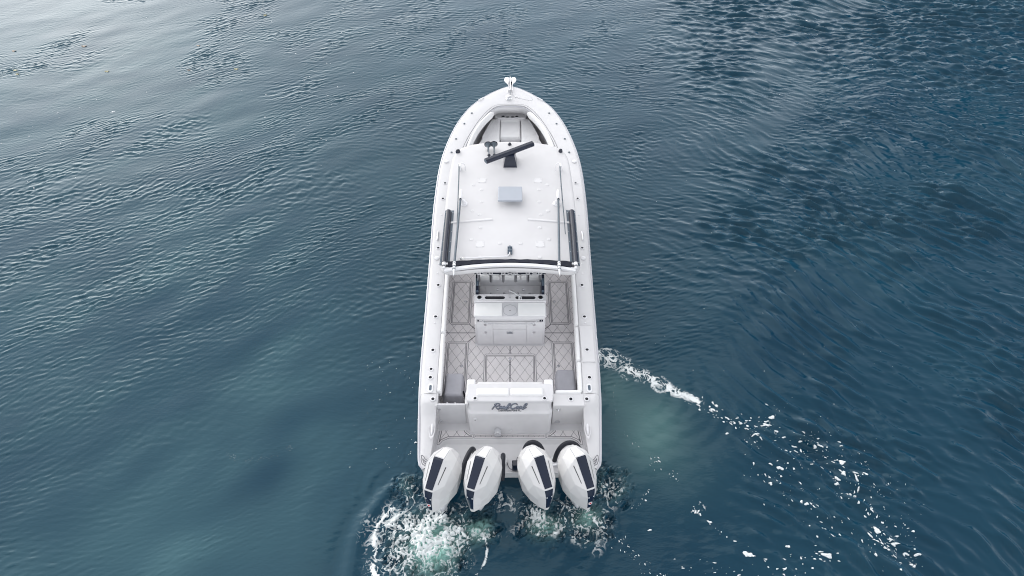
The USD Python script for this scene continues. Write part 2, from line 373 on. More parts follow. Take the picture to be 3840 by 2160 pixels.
wm.CreateFaceVertexCountsAttr(Vt.IntArray.FromNumpy(np.full(len(Q), 4, np.int32)))
wm.CreateFaceVertexIndicesAttr(Vt.IntArray.FromNumpy(Q.astype(np.int32).ravel()))
wm.CreateSubdivisionSchemeAttr('none')
wm.CreateNormalsAttr(Vt.Vec3fArray.FromNumpy(Nn.astype(np.float32))); wm.SetNormalsInterpolation('vertex')
silt, milk = turbid(X, Y)
silt[~core] = 0; milk[~core] = 0
for nm, arr in (('silt', silt), ('milk', milk), ('open', 1 - fade)):
    UsdGeom.PrimvarsAPI(wm).CreatePrimvar(nm, T.FloatArray, 'vertex').Set(Vt.FloatArray.FromNumpy(arr.ravel().astype(np.float32)))
usdkit.material(stage, '/World/Looks/water_look', {
    'g': ('geometry', {}), 'a': ('attribute', {'attribute': 'silt'}), 'b': ('attribute', {'attribute': 'milk'}),
    'n0': ('noise_texture', {'scale': 0.35, 'detail': 3.0}),
    'deep': ('rgb_ramp', {'ramp': [(0.3, (0.0028, 0.024, 0.046)), (0.7, (0.005, 0.033, 0.057))]}),
    'm1': ('mix_color', {'b': (0.050, 0.115, 0.135)}), 'm2': ('mix_color', {'b': (0.30, 0.55, 0.48)}),
    'mp': ('mapping', {'rotation': (0, 0, 0.35), 'scale': (9.0, 22.0, 10.0)}),
    'n': ('noise_texture', {'scale': 1.0, 'detail': 3.0, 'roughness': 0.55}),
    'bp': ('bump', {'strength': 0.30, 'distance': 0.012}), 'o': ('attribute', {'attribute': 'open'}),
    'mp2': ('mapping', {'rotation': (0, 0, 0.30), 'scale': (1.3, 3.6, 3.0)}), 'nb': ('noise_texture', {'scale': 1.0, 'detail': 4.0, 'roughness': 0.6, 'distortion': 0.4}),
    'om': ('math', {'math_type': 'multiply', 'value2': 18.0}), 'sw': ('math', {'math_type': 'multiply_add'}),
    'p': ('principled_bsdf', {'roughness': 0.05, 'ior': 1.42, 'specular_ior_level': 0.5, 'specular_tint': (0.70, 0.95, 1.0)})},
    [('g.position', 'n0.vector'), ('n0.fac', 'deep.fac'), ('deep.color', 'm1.a'), ('a.fac', 'm1.fac'), ('m1.result', 'm2.a'), ('b.fac', 'm2.fac'),
     ('m2.result', 'p.base_color'), ('g.position', 'mp.vector'), ('mp.vector', 'n.vector'), ('g.position', 'mp2.vector'), ('mp2.vector', 'nb.vector'), ('o.fac', 'om.value1'), ('nb.fac', 'sw.value1'), ('om.value', 'sw.value2'), ('n.fac', 'sw.value3'), ('sw.value', 'bp.height'), ('bp.normal', 'p.normal')], surface='p.BSDF')
UsdShade.MaterialBindingAPI.Apply(wm.GetPrim()).Bind(UsdShade.Material.Get(stage, '/World/Looks/water_look'))
tag(wm.GetPrim(), 'rippled blue green sea water', None, None, 'structure')

# ------------------------------------------------------------------ boat: main lines
def sheer(y):
    return 1.15 + 0.6 * np.clip((np.asarray(y, float) - 8) / 10.3, 0, None) ** 1.6
def half(pts, n):
    P = np.array(pts, float)
    s = np.r_[0, np.cumsum(np.linalg.norm(np.diff(P, axis=0), axis=1))]
    q = np.linspace(0, s[-1], n)
    return np.stack([PchipInterpolator(s, P[:, 0])(q), PchipInterpolator(s, P[:, 1])(q)], 1)
def full(h):
    """starboard half (stern to bow) to the whole curve, port stern round the bow to starboard stern"""
    return np.vstack([h * [-1, 1], h[::-1][1:]])
NH = 110
OUT = [(1.848, 7.72), (1.873, 8.4), (1.885, 9.3), (1.90, 10.4), (1.925, 11.9), (1.945, 13.2), (1.925, 14.3), (1.895, 14.8), (1.84, 15.27), (1.735, 15.82), (1.605, 16.33), (1.40, 16.9), (1.17, 17.34), (.83, 17.75), (.60, 17.96), (.385, 18.115), (.19, 18.235), (0, 18.30)]
Wf = PchipInterpolator([p[1] for p in OUT[:12]], [p[0] for p in OUT[:12]])
INN = [(1.50, 7.72), (1.515, 8.6), (1.54, 11), (1.555, 13), (1.49, 14.5), (1.30, 15.6), (1.0, 16.49), (.78, 16.95), (.58, 17.25), (.46, 17.36), (.36, 17.405), (0, 17.43)]
JIN = [(1.50, 7.72), (1.525, 8.6), (1.535, 11), (1.54, 13), (1.47, 14.5), (1.32, 15.6), (1.05, 16.5), (.88, 17.1), (.70, 17.6), (.58, 17.80), (.42, 17.90), (0, 17.93)]
hO, hI, hJ = half(OUT, NH), half(INN, NH), half(JIN, NH)
d = np.gradient(hO, axis=0); nrm = np.stack([d[:, 1], -d[:, 0]], 1); nrm /= np.linalg.norm(nrm, axis=1, keepdims=True)
inset = 0.062 + np.clip((8.5 - hO[:, 1]) / .8, 0, 1) ** 1.5 * 0.055
hD = hO - nrm * inset[:, None]; hD[-1, 0] = 0
d = np.gradient(hI, axis=0); nI = np.stack([d[:, 1], -d[:, 0]], 1); nI /= np.linalg.norm(nI, axis=1, keepdims=True)
led = np.interp(hI[:, 1], [7.7, 13, 15, 16.5], [.035, .035, .085, .085])
hI2 = hI - nI * led[:, None]; hI2[-1, 0] = 0
O, D, I, I2, J = map(full, (hO, hD, hI, hI2, hJ))
def z3(c, z): return np.c_[c, np.broadcast_to(z, len(c))]
rail_drop = np.interp(O[:, 1], [7.72, 8.6, 9.5], [.10, .065, .055])
zr = sheer(O[:, 1]) - rail_drop
FL = .45
boat = thing('motor_boat', 'white centre console fishing boat with four outboard engines, seen from above on the water', 'boat')

# hull shell
low = np.c_[O[:, 0] * 0.84, 6.3 + (O[:, 1] - 6.3) * 0.90]
rows = []
for s in np.linspace(0, 1, 9):
    e_ = s ** 1.4
    zz = (zr - .02) * (1 - s) + (-0.35) * s
    rows.append(z3(O * (1 - e_) + low * e_ - np.c_[np.sign(O[:, 0]) * .012 * min(1, s * 9), np.zeros(len(O))], zz))
hull_side = grid(rows)
# stern quarters: shoulders that run down from the gunwale to the transom corners
ST = np.array([  # y, xi, zi, xo, zo, xr, zr
    (7.72, 1.50, 1.150, 1.735, 1.150, 1.848, 1.05), (7.62, 1.492, 1.150, 1.70, 1.150, 1.846, 1.03), (7.53, 1.488, 1.146, 1.64, 1.145, 1.843, 1.005), (7.47, 1.484, 1.125, 1.58, 1.12, 1.840, .985),
    (7.42, 1.483, 1.085, 1.55, 1.085, 1.838, .97), (7.30, 1.486, 1.00, 1.545, 1.00, 1.832, .93), (7.10, 1.495, .93, 1.56, .93, 1.822, .875), (6.85, 1.515, .865, 1.585, .865, 1.806, .82), (6.6, 1.54, .815, 1.615, .81, 1.79, .77),
    (6.42, 1.56, .78, 1.64, .775, 1.772, .735), (6.33, 1.57, .765, 1.64, .76, 1.745, .72), (6.27, 1.58, .755, 1.63, .75, 1.69, .71)])
yy = np.r_[np.linspace(7.72, 7.2, 28), np.linspace(7.18, 6.27, 24)]
S_ = {k: PchipInterpolator(ST[::-1, 0], ST[::-1, i + 1])(yy) for i, k in enumerate(('xi', 'zi', 'xo', 'zo', 'xr', 'zr'))}
fl = np.interp(yy, [6.27, 6.95, 7.4, 7.72], [1.60, 1.535, 1.50, 1.50])
def quarter():
    col = lambda x, z: np.stack([x, yy, z], 1)
    mid1 = col(S_['xo'] * .62 + S_['xr'] * .38, (S_['zo'] * .70 + S_['zr'] * .30) + .018)
    mid2 = col(S_['xo'] * .22 + S_['xr'] * .78, (S_['zo'] * .32 + S_['zr'] * .68) + .018)
    top = grid([col(fl, np.full(len(yy), FL - .03)), col(S_['xi'] + .012, S_['zi'] - .03), col(S_['xi'] + .004, S_['zi'] - .008), col(S_['xi'] + .014, S_['zi']), col(S_['xo'], S_['zo']), mid1, mid2, col(S_['xr'] - .012, S_['zr']), col(S_['xr'] - .015, S_['zr'] - .03),
                col(S_['xr'] * .99 - .015, S_['zr'] * .5), col(S_['xr'] * .93, S_['zr'] * 0), col(S_['xr'] * .86, S_['zr'] * 0 - .35)])
    return top
q1 = quarter()
end = []
for i in (-1,):
    a = [(fl[i], FL - .03), (S_['xi'][i], S_['zi'][i]), (S_['xo'][i], S_['zo'][i]), (S_['xr'][i], S_['zr'][i]), (S_['xr'][i] * .93, 0), (1.5, -.3), (fl[i] - .05, -.3)]
    v = np.array([(x, 6.27, z) for x, z in a]); end = trimesh.Trimesh(v, [[0, k, k + 1] for k in range(1, 6)], process=False)
transom = grid([[(x, 6.40, .33) for x in np.linspace(-1.6, 1.6, 9)], [(x, 6.385, .30) for x in np.linspace(-1.6, 1.6, 9)], [(x, 6.43, .10) for x in np.linspace(-1.58, 1.58, 9)], [(x, 6.52, -.35) for x in np.linspace(-1.5, 1.5, 9)]])
obj('hull', cat(hull_side, q1, mirror(q1), end, mirror(end), transom), 'gel', boat, smooth=40)

# gunwale and foredeck
zs = sheer(D[:, 1]); zi = np.minimum(sheer(I[:, 1]), 9)
rows = [z3(O - np.c_[np.sign(O[:, 0]) * .010, np.zeros(len(O))], zr + .012), z3(D * .35 + O * .65, zs - .030), z3(D * .8 + O * .2, zs - .005), z3(D, zs)]
for s in (.03, .25, .5, .75, .97):
    rows.append(z3(D * (1 - s) + I * s, zs * (1 - s) + zi * s + .012 * math.sin(math.pi * s)))
rows += [z3(I, zi - .004), z3(I - np.c_[np.sign(I[:, 0]) * .006, np.zeros(len(I))], zi - .030), z3(I2 * .9 + I * .1, zi - .034)]
obj('gunwale_deck', grid(rows, flip=True), 'gel', boat, smooth=28)
# liner: fascia, then the well below it
hf = np.where(I[:, 1] > 16.6, .25, .25 * 0 + .06)
hf = np.interp(I[:, 1], [16.0, 17.0], [.06, .25])
rows = [z3(I2 * .9 + I * .1, zi - .035), z3(I2, zi - .045), z3(I2, zi - hf), z3(J, zi - hf - .02), z3(J, np.full(len(J), FL - .02))]
obj('cockpit_liner', grid(rows, flip=True), 'liner', boat, smooth=28)
# moulding line round the forward coaming
sel = I[:, 1] > 14.6
obj('coaming_moulding', tube(np.c_[I2[sel] * .45 + I[sel] * .55, zi[sel] - .012], .022, 8, ry=.6), 'gel', boat, smooth=True)
obj('coaming_moulding', tube(np.c_[I2[sel] * 1.0, zi[sel] - .036], .014, 6), 'rubrail', boat, smooth=True)
# rub rails (one each side, from the transom corner to the stem)
stern = np.stack([S_['xr'], yy, S_['zr']], 1)[::-1]
starb = np.vstack([stern[::2], np.c_[hO, zr[NH - 1:][::-1]][1:]])
for m_ in (1, -1):
    p = starb * [m_, 1, 1]
    obj('rub_rail', tube(p, .024, 8), 'rubrail', boat, smooth=True)
    obj('rub_rail_insert', tube(p + np.c_[np.full(len(p), .020 * m_), np.zeros(len(p)), np.full(len(p), -.004)], .011, 6), 'steel', boat, smooth=True)

# ------------------------------------------------------------------ soles and foam mats
Jp = Polygon(np.vstack([hJ * [-1, 1], hJ[::-1]])).buffer(0)
cock = Jp.intersection(sbox(-2, 7.3, 2, 14.2)).union(sbox(-1.49, 7.3, 1.49, 7.8))
obj('cockpit_sole', extrude(cock.buffer(.02), FL - .03, FL), 'liner', boat, smooth=False)
plat = Polygon([(-1.50, 7.45), (1.50, 7.45), (1.535, 6.95), (1.60, 6.28), (-1.60, 6.28), (-1.535, 6.95)])
well = sbox(-1.47, 6.0, 1.47, 7.07).buffer(-.2).buffer(.2)
well = well.union(sbox(-1.47, 6.0, 1.47, 6.6)).buffer(0)
obj('stern_platform', extrude(plat.difference(well), FL - .06, FL - .012), 'liner', boat, smooth=False)
wr = np.array(well.exterior.coords)[:-1]
ring = [p for p in well.exterior.segmentize(.04).coords]
def motorwell():
    g = well.intersection(sbox(-2, 6.385, 2, 8))
    c = np.array(g.exterior.segmentize(.05).coords)[:-1]
    zf = lambda y: .33 + .045 * np.clip((y - 6.4) / .6, 0, 1)
    d1 = np.asarray(g.buffer(-.05).exterior.coords)
    inner = np.array([np.array(g.buffer(-.07).exterior.interpolate(g.buffer(-.07).exterior.project(Point(p))).coords[0]) for p in c])
    keep = c[:, 1] < 6.40
    inner[keep] = c[keep]
    rows = [np.c_[c, np.where(keep, zf(c[:, 1]), FL - .012)], np.c_[c * .75 + inner * .25, np.where(keep, zf(c[:, 1]), FL - .03)], np.c_[inner, zf(inner[:, 1])]]
    w = grid(rows, close=True)
    v, f = trimesh.creation.triangulate_polygon(Polygon(inner).buffer(0), engine='earcut')
    return cat(w, trimesh.Trimesh(np.c_[v, zf(v[:, 1])], f, process=False))
obj('motor_well', motorwell(), 'gel', boat, smooth=30)
obj('transom_lip', cbox(-1.5, 1.5, 6.375, 6.405, .322, .352, .008), 'gel', boat)

DX, DY = .22, .345
def diamonds(poly, ox=0.0, w=.0036, dx=DX, dy=DY):
    x0, y0, x1, y1 = poly.bounds
    oy = round((y0 + y1) / 2 / dy) * dy
    hy = (y1 - y0) / 2 + dy
    reach = hy * dx / dy
    ls = []
    for k in range(int(math.floor((x0 - ox - reach) / dx)) - 1, int(math.ceil((x1 - ox + reach) / dx)) + 2):
        for sgn in (1, -1):
            xa = ox + k * dx
            ls.append(LineString([(xa - sgn * reach, oy - hy), (xa + sgn * reach, oy + hy)]).buffer(w, cap_style=2))
    return unary_union(ls)
def mat_panel(name, poly, z, parent, border=.03, edge=True, dia=True, label=None, th=.008, gl=.007):
    """foam mat: a dark backing sheet and the grey pieces between the routed grooves"""
    p = obj(name, extrude(poly, z, z + .003), 'groove', parent, smooth=False, label=label)
    pieces = []
    core = poly.buffer(-gl)
    if edge:
        pieces.append(core.difference(core.buffer(-border)))
        core = core.buffer(-border - 2 * gl)
    if dia: core = core.difference(diamonds(core))
    pieces.append(core)
    obj('foam_pad', extrude(unary_union(pieces), z + .003, z + th), 'eva', p, smooth=False)
    return p
hat = {'pl': rrect(-1.425, -.935, 10.10, 11.475, .07), 'sl': rrect(.935, 1.425, 10.10, 11.475, .07),
       'pa': rrect(-1.455, -.955, 8.05, 9.585, .07), 'sa': rrect(.955, 1.455, 8.05, 9.585, .07), 'c': rrect(-.582, .582, 7.85, 9.235, .06)}
field_ = cock.intersection(sbox(-1.505, 7.9, 1.505, 13.9)).difference(unary_union([h.buffer(.012) for h in hat.values()])).difference(sbox(-.80, 9.47, .80, 13.0))
seam = unary_union([LineString([(-1.6, 9.845), (-.7, 9.845)]), LineString([(.7, 9.845), (1.6, 9.845)]), LineString([(-.96, 10.10), (-.78, 9.93)]), LineString([(.96, 10.10), (.78, 9.93)]),
                    LineString([(-.80, 9.76), (-.98, 9.58)]), LineString([(.80, 9.76), (.98, 9.58)]), LineString([(0, 9.6), (0, 9.2)])]).buffer(.009)
p = obj('deck_mat', extrude(field_, FL, FL + .003), 'groove', boat, smooth=False)
obj('foam_pad', extrude(field_.difference(seam).difference(diamonds(field_)), FL + .003, FL + .008), 'eva', p, smooth=False)
def latch(x, y, z, parent, r=.036):
    g = cat(lathe([(r, 0), (r, .006), (r * .82, .009), (r * .78, .004), (r * .45, .004), (r * .42, .008), (0.001, .009)], (x, y, z), 20), cbox(x - r * .6, x + r * .6, y - .006, y + .006, z + .004, z + .011, .003))
    return obj('latch', g, 'steel', parent, smooth=35)
for k, ly in (('pl', (-1.075, 10.80)), ('sl', (1.066, 10.80)), ('pa', (-1.08, 8.90)), ('sa', (1.083, 8.90)), ('c', (0, 9.10))):
    h = hat[k]
    pr = obj('deck_hatch', extrude(h, FL + .0005, FL + .005), 'groove', boat, smooth=False)
    c_ = h.buffer(-.007)
    ringp = c_.difference(c_.buffer(-.022)); c2 = c_.buffer(-.036); ring2 = c2.difference(c2.buffer(-.012))
    c3 = c2.buffer(-.022)
    c3 = c3.difference(diamonds(c3))
    if k == 'c': c3 = c3.difference(LineString([(0, 7.8), (0, 9.06)]).buffer(.011))
    obj('foam_pad', extrude(unary_union([ringp, ring2, c3]), FL + .005, FL + .012), 'eva', pr, smooth=False)
    latch(ly[0], ly[1], FL + .012, pr)
# stern platform mats
pz = FL - .012
pp = plat.buffer(-.055)
lp = Polygon([(-1.435, 7.40), (-.965, 7.40), (-.945, 7.37), (-.90, 7.27), (-.82, 7.20), (-.745, 7.19), (-.745, 7.105), (-1.25, 7.105), (-1.38, 7.04), (-1.47, 6.92), (-1.52, 6.72), (-1.56, 6.50)])
mat_panel('platform_mat', lp.buffer(-.03).buffer(.03), pz, boat, border=.026)
mat_panel('platform_mat', affinity.scale(lp, -1, 1, origin=(0, 0)).buffer(-.03).buffer(.03), pz, boat, border=.026)
mat_panel('platform_mat', sbox(-.735, 7.105, .735, 7.195), pz, boat, border=.02, gl=.005)
for sg in (1, -1):                                                              # small step pads on the transom corners
    cp = affinity.scale(Polygon([(1.60, 6.30), (1.70, 6.36), (1.73, 6.44), (1.725, 6.52), (1.70, 6.50), (1.66, 6.44), (1.60, 6.40)]).buffer(.012), sg, 1, origin=(0, 0))
    ln = cp.difference(cp.buffer(-.007)).union(cp.buffer(-.034).difference(cp.buffer(-.041)))
    g = extrude(ln, 0, .006); v = g.vertices.copy()
    ax_ = np.abs(v[:, 0]); f_ = (ax_ - 1.64) / .12
    v[:, 2] += np.interp(v[:, 1], [6.27, 6.6], [.752, .812]) - np.clip(f_, 0, 1) * .026 + .012
    obj('corner_pad', trimesh.Trimesh(v, g.faces, process=False), 'groove', boat, smooth=False)

# ------------------------------------------------------------------ aft structures
obj('transom_deck', cat(sbx(.87, 1.51, 7.43, 7.73, .40, 1.155, .022)), 'gel', boat, smooth=30)
obj('stern_bolster', sbx(.93, 1.46, 7.715, 7.80, 1.02, 1.19, .035), 'vinyl', boat, smooth=True)
dr = obj('transom_door', cbox(-1.462, -.905, 7.45, 7.495, .44, 1.152, .008), 'door', boat, label='grey transom door with two round hinges')
for z_ in (1.00, .56):
    obj('hinge', lathe([(.001, .02), (.03, .018), (.034, 0)], (-1.435 + .0 * z_, 7.45, z_), 14, axis=(0, -1, 0)), 'steel', dr, smooth=35)
for x_ in (-1.27, -1.11):
    obj('door_stay', tube([(x_, 7.52, 1.13), (x_ + .01, 7.60, .95)], .012, 6), 'alu', dr)
obj('door_jamb', cbox(-1.52, -1.462, 7.44, 7.75, .43, 1.135, .01), 'gel', boat)
obj('door_jamb', cbox(-.905, -.84, 7.46, 7.75, .43, 1.17, .01), 'gel', boat)
# shower outlet and light on the starboard transom face
obj('shower_outlet', cat(lathe([(.045, 0), (.04, .012), (.018, .016), (.016, .05), (.001, .052)], (.985, 7.43, 1.03), 16, axis=(0, -1, -.2))), 'steel', boat, smooth=35)
obj('transom_light', extrude(Point(0, 0).buffer(.058).intersection(sbox(-1, -.03, 1, 1)), 0, .012).apply_transform(trimesh.transformations.rotation_matrix(math.pi / 2, (1, 0, 0))).apply_translation((.985, 7.432, .535)), 'steel', boat)
for sg in (1, -1):
    el = trimesh.creation.icosphere(subdivisions=3); el.apply_scale((.026, .17, .022)); el.apply_translation((sg * 1.555, 7.07, .925))
    rg = lathe([(.92, 0), (1.0, .03), (1.12, .03), (1.2, 0)], (0, 0, 0), 30); rg.apply_scale((.055, .215, .3)); rg.apply_translation((sg * 1.553, 7.07, .925))
    pr = obj('oval_cleat', el, 'alu', boat, smooth=True); obj('cleat_rim', rg, 'liner', pr, smooth=True)
    obj('hatch_screw', lathe([(.018, 0), (.012, .012), (.001, .014)], (sg * 1.545, 6.78, .70), 10, axis=(-sg, 0, .2)), 'steel', boat)
# bait station with the boat's name
def rr_ring(hx, y0, y1, r, z, n=9):
    P = []
    for cx, cy, a0 in ((hx - r, y1 - r, 0), (-hx + r, y1 - r, 90), (-hx + r, y0 + r, 180), (hx - r, y0 + r, 270)):
        for a in np.radians(np.linspace(a0, a0 + 90, n)):
            P.append((cx + r * math.cos(a), cy + r * math.sin(a), z))
    return P
prof = [(.835, 7.205, .10, .42), (.845, 7.24, .10, .60), (.853, 7.275, .10, .80), (.86, 7.305, .10, .97), (.862, 7.318, .10, 1.02), (.858, 7.335, .10, 1.034), (.845, 7.365, .09, 1.044), (.842, 7.385, .09, 1.06), (.845, 7.43, .09, 1.12), (.85, 7.468, .08, 1.17), (.855, 7.476, .06, 1.185), (.868, 7.478, .05, 1.20), (.87, 7.484, .05, 1.222), (.86, 7.50, .05, 1.236)]
rows = [rr_ring(a, b, 7.9, r, z) for a, b, r, z in prof]
top = rows[-1]
g = grid(rows, close=True)
v = np.vstack([g.vertices, [(0, 7.7, 1.24)]]); n_ = len(top); k0 = (len(rows) - 1) * n_
g = trimesh.Trimesh(v, np.vstack([g.faces, [[k0 + i, k0 + (i + 1) % n_, len(v) - 1] for i in range(n_)]]), process=False)
bs = obj('bait_station', g, 'liner', boat, smooth=30)
def on_face(m, y=7.402, z=1.082, x=0.0, n=.004):
    up = np.array([0, .105, .135]); up /= np.linalg.norm(up); nn = np.array([0, -up[2], up[1]])
    v = np.array(m.vertices)
    w = np.array([x, y, z]) + v[:, :1] * [1, 0, 0] + v[:, 1:2] * up + (v[:, 2:3] + n) * nn
    return trimesh.Trimesh(w, m.faces, process=False)
def arcp(cx, cy, rx, ry, a0, a1, n=14):
    a = np.radians(np.linspace(a0, a1, n)); return np.c_[cx + rx * np.cos(a), cy + ry * np.sin(a)]
def script_strokes():
    S = []
    S.append([(.02, .0), (.16, .97)])                                            # R stem
    S.append(np.vstack([[(.05, .80)], arcp(.25, .74, .19, .24, 120, -80), [(.13, .46)]]))
    S.append([(.20, .48), (.30, .22), (.44, .02), (.52, .06)])
    for cx in (.60, .84):                                                        # e e
        S.append(np.vstack([[(cx - .08, .24)], arcp(cx, .30, .085, .17, -20, 330), [(cx + .13, .10)]]))
    S.append(np.vstack([[(1.00, .12)], arcp(1.17, .80, .07, .18, -20, 170), arcp(1.10, .12, .06, .14, 190, 330), [(1.26, .25)]]))
    S.append(np.vstack([arcp(1.58, .52, .23, .46, 40, 310, 24)]))                # C
    for cx in (1.90, 2.12):                                                      # o o
        S.append(np.vstack([arcp(cx, .29, .09, .18, 60, 430, 20), [(cx + .12, .34)]]))
    S.append(np.vstack([[(2.26, .12)], arcp(2.44, .80, .07, .18, -20, 170), arcp(2.37, .12, .06, .14, 190, 330), [(2.56, .30)]]))
    return [LineString(np.asarray(s)) for s in S]
ls = [affinity.affine_transform(s, [.262, .055, 0, .118, 0, 0]) for s in script_strokes()]
d_ = unary_union([s.buffer(.0150) for s in ls]); lt = unary_union([s.buffer(.0032) for s in ls])
x0_, _, x1_, _ = d_.bounds
sh = -(x0_ + x1_) / 2
pl_ = obj('boat_name', on_face(extrude(affinity.translate(d_, sh, 0), 0, .003), x=-.005), 'letter', bs, smooth=False, label='script lettering reading ReelCool in black with silver edges')
obj('boat_name', on_face(extrude(affinity.translate(lt, sh - .003, .004), .003, .005), x=-.005), 'letter2', bs, smooth=False)
tx = meshkit.text_mesh('Lighthouse Point FL.', .044, .003, bold=True)
tx.apply_translation((-(tx.bounds[0][0] + tx.bounds[1][0]) / 2, 0, 0)); tx.apply_scale((.46 / (tx.bounds[1][0] - tx.bounds[0][0]), 1, 1))
obj('home_port', on_face(tx, 7.372, 1.044), 'letter', bs, smooth=False)
obj('speaker_plate', cbox(-.735, -.675, 7.262, 7.285, .86, .925, .004), 'alu', bs)
obj('plate_screw', lathe([(.001, .012), (.009, .01), (.009, 0)], (-.703, 7.264, .885), 8, axis=(0, -1, 0)), 'dark', bs)
obj('hand_rail_bracket', cat(sbx(-.32, -.18, 7.12, 7.24, .46, .60, .02), cbox(-.28, -.22, 7.10, 7.22, .58, .67, .01)), 'steel', bs)
obj('drain_fitting', lathe([(.001, .02), (.022, .016), (.026, 0)], (.02, 7.225, .55), 12, axis=(0, -1, .1)), 'alu', bs, smooth=35)
# stern bench
st = obj('stern_bench', cbox(-.70, .70, 7.72, 8.10, .45, .86, .02), 'gel', boat, label='white upholstered stern bench')
obj('seat_cushion', sbx(-.69, .69, 7.74, 8.15, .86, .97, .04), 'vinyl', st, smooth=True)
for a, b in ((-.685, -.004), (.004, .685)):
    obj('back_cushion', sbx(a, b, 7.60, 7.80, 1.00, 1.275, .05), 'vinyl', st, smooth=True)
for sg in (1, -1):
    obj('arm_rest', sbx(min(sg * .705, sg * .885), max(sg * .705, sg * .885), 7.63, 8.03, .80, 1.235, .035), 'vinyl', st, smooth=True)
# covered seats in the stern corners
def canvas(x0, x1, y0, y1, z0, z1, seed, taper=.05):
    pts = [(x, y, z0 + .06) for x in (x0 + .06, x1 - .06) for y in (y0 + .06, y1 - .06)] + [(x, y, z1 - .07) for x in (x0 + .07 + taper, x1 - .07) for y in (y0 + .07, y1 - .07 - taper * .5)]
    m = soft(pts, .06); m = m.subdivide_to_size(.035); m.merge_vertices()
    v = m.vertices; n = m.vertex_normals
    t_ = np.clip((z1 - v[:, 2]) / (z1 - z0), 0, 1)
    w = (meshkit.fbm(v * [7, 7, 3.5] + seed, 4, seed) - .5) * .045 * (0.5 + t_) + (meshkit.noise(np.c_[np.arctan2(v[:, 1] - (y0 + y1) / 2, v[:, 0] - (x0 + x1) / 2) * 5, v[:, 2] * 1.5, v[:, 0] * 0] , seed) - .5) * .03 * t_
    return trimesh.Trimesh(v + n * w[:, None], m.faces, process=False)
cv = thing('covered_seat', 'grey canvas covered seat in the port stern corner, just ahead of the transom door', 'covered seat', 'grey canvas covered seats in the stern corners')
obj('cover', canvas(-1.42, -.98, 7.80, 8.42, .50, .96, 3), 'cover', cv, smooth=True)
obj('base', cbox(-1.42, -1.05, 7.74, 8.2, .462, .52, .015), 'alu', cv)
obj('strap', tube(curve([(-.985, 8.0, .80), (-.965, 8.0, .7), (-.95, 7.98, .6), (-.94, 7.95, .5)], 8), .018, 6), 'matte', cv)
cv = thing('covered_seat', 'grey canvas covered seat in the starboard stern corner, ahead of a small white bolster', 'covered seat', 'grey canvas covered seats in the stern corners')
obj('cover', canvas(.97, 1.40, 7.86, 8.56, .50, .88, 8, .02), 'cover', cv, smooth=True)
obj('base', cbox(1.0, 1.38, 7.86, 8.45, .462, .52, .015), 'alu', cv)

# ------------------------------------------------------------------ coaming bolsters
def bolster(y0, y1, sg):
    n = int((y1 - y0) / .0125)
    ysb = np.linspace(y0, y1, n)
    xi_ = np.interp(ysb, hI[::1, 1], hI[:, 0])
    a = np.linspace(0, 2 * np.pi, 14, endpoint=False)
    rows = []
    for i, (y, x) in enumerate(zip(ysb, xi_)):
        t = min(1, (y - y0) / .03, (y1 - y) / .03); sc = math.sqrt(max(0.02, 1 - (1 - t) ** 2))
        rp = .006 * abs(math.sin(math.pi * (y - y0) / .052))
        cx, cz = x - .052, sheer(y) - .085
        ca, sa = np.cos(a), np.sin(a)
        ex = np.sign(ca) * np.abs(ca) ** .6 * (.048 + rp * (ca < 0)) * sc
        ez = np.sign(sa) * np.abs(sa) ** .6 * .105 * sc
        rows.append(np.stack([sg * (cx + ex), np.full(14, y), cz + ez], 1))
    return grid(rows, close=True, flip=sg > 0)
for sg in (-1, 1):
    obj('coaming_bolster', bolster(7.76, 9.27 if sg < 0 else 8.52, sg), 'vinyl', boat, smooth=True)
    if sg > 0: obj('coaming_bolster', bolster(8.54, 9.45, sg), 'vinyl', boat, smooth=True)
    obj('coaming_bolster', bolster(9.29 if sg < 0 else 9.47, 12.6, sg), 'vinyl', boat, smooth=True)
# starboard side door section of the gunwale
sd = obj('side_door', extrude(Polygon([(1.535, 8.50), (1.80, 8.50), (1.815, 9.45), (1.53, 9.45)]), 1.158, 1.176), 'gel', boat, smooth=False)
v = np.array(UsdGeom.Mesh(sd).GetPointsAttr().Get()); v[:, 2] += sheer(v[:, 1]) - 1.15 - .004 + .006
UsdGeom.Mesh(sd).GetPointsAttr().Set(Vt.Vec3fArray.FromNumpy(v.astype(np.float32)))
for y_ in (9.25, 8.62):
    obj('door_hinge', cbox(1.885, 1.91, y_ - .10, y_ + .10, 1.0, 1.13, .008), 'steel', sd)

# ------------------------------------------------------------------ gunwale fittings
def dz(x, y):
    return float(sheer(y)) + .014
def holder(x, y, z, r=.056, par=boat, hole='dark', tilt=(0, 0, 1)):
    p = obj('rod_holder', lathe([(r, -.004), (r * .96, .008), (r * .78, .013), (r * .62, .010), (r * .60, -.002)], (x, y, z), 20, axis=tilt), 'alu', par, smooth=35)
    obj('holder_bore', lathe([(r * .62, .003), (.001, .0025)], (x, y, z), 16, axis=tilt), hole, p, smooth=False)
for x, y in ((1.665, 10.64), (1.66, 9.72), (1.653, 8.81)):
    holder(-x, y, dz(x, y)); holder(x, y, dz(x, y) + (.014 if 8.5 < y < 9.45 else 0))
for x, y in ((1.652, 8.11), (1.558, 7.585)):
    holder(-x, y, dz(x, y)); holder(x, y, dz(x, y))
holder(-1.652, 8.32, dz(0, 8.3), .05)
holder(1.236, 7.585, 1.16)
holder(-.70, 7.55, 1.242, .05, bs); holder(.70, 7.55, 1.242, .05, bs)
for x, y in ((1.74, 13.52), (1.72, 14.1), (1.748, 11.81)):
    holder(-x, y, dz(x, y), .05); holder(x, y, dz(x, y), .05)
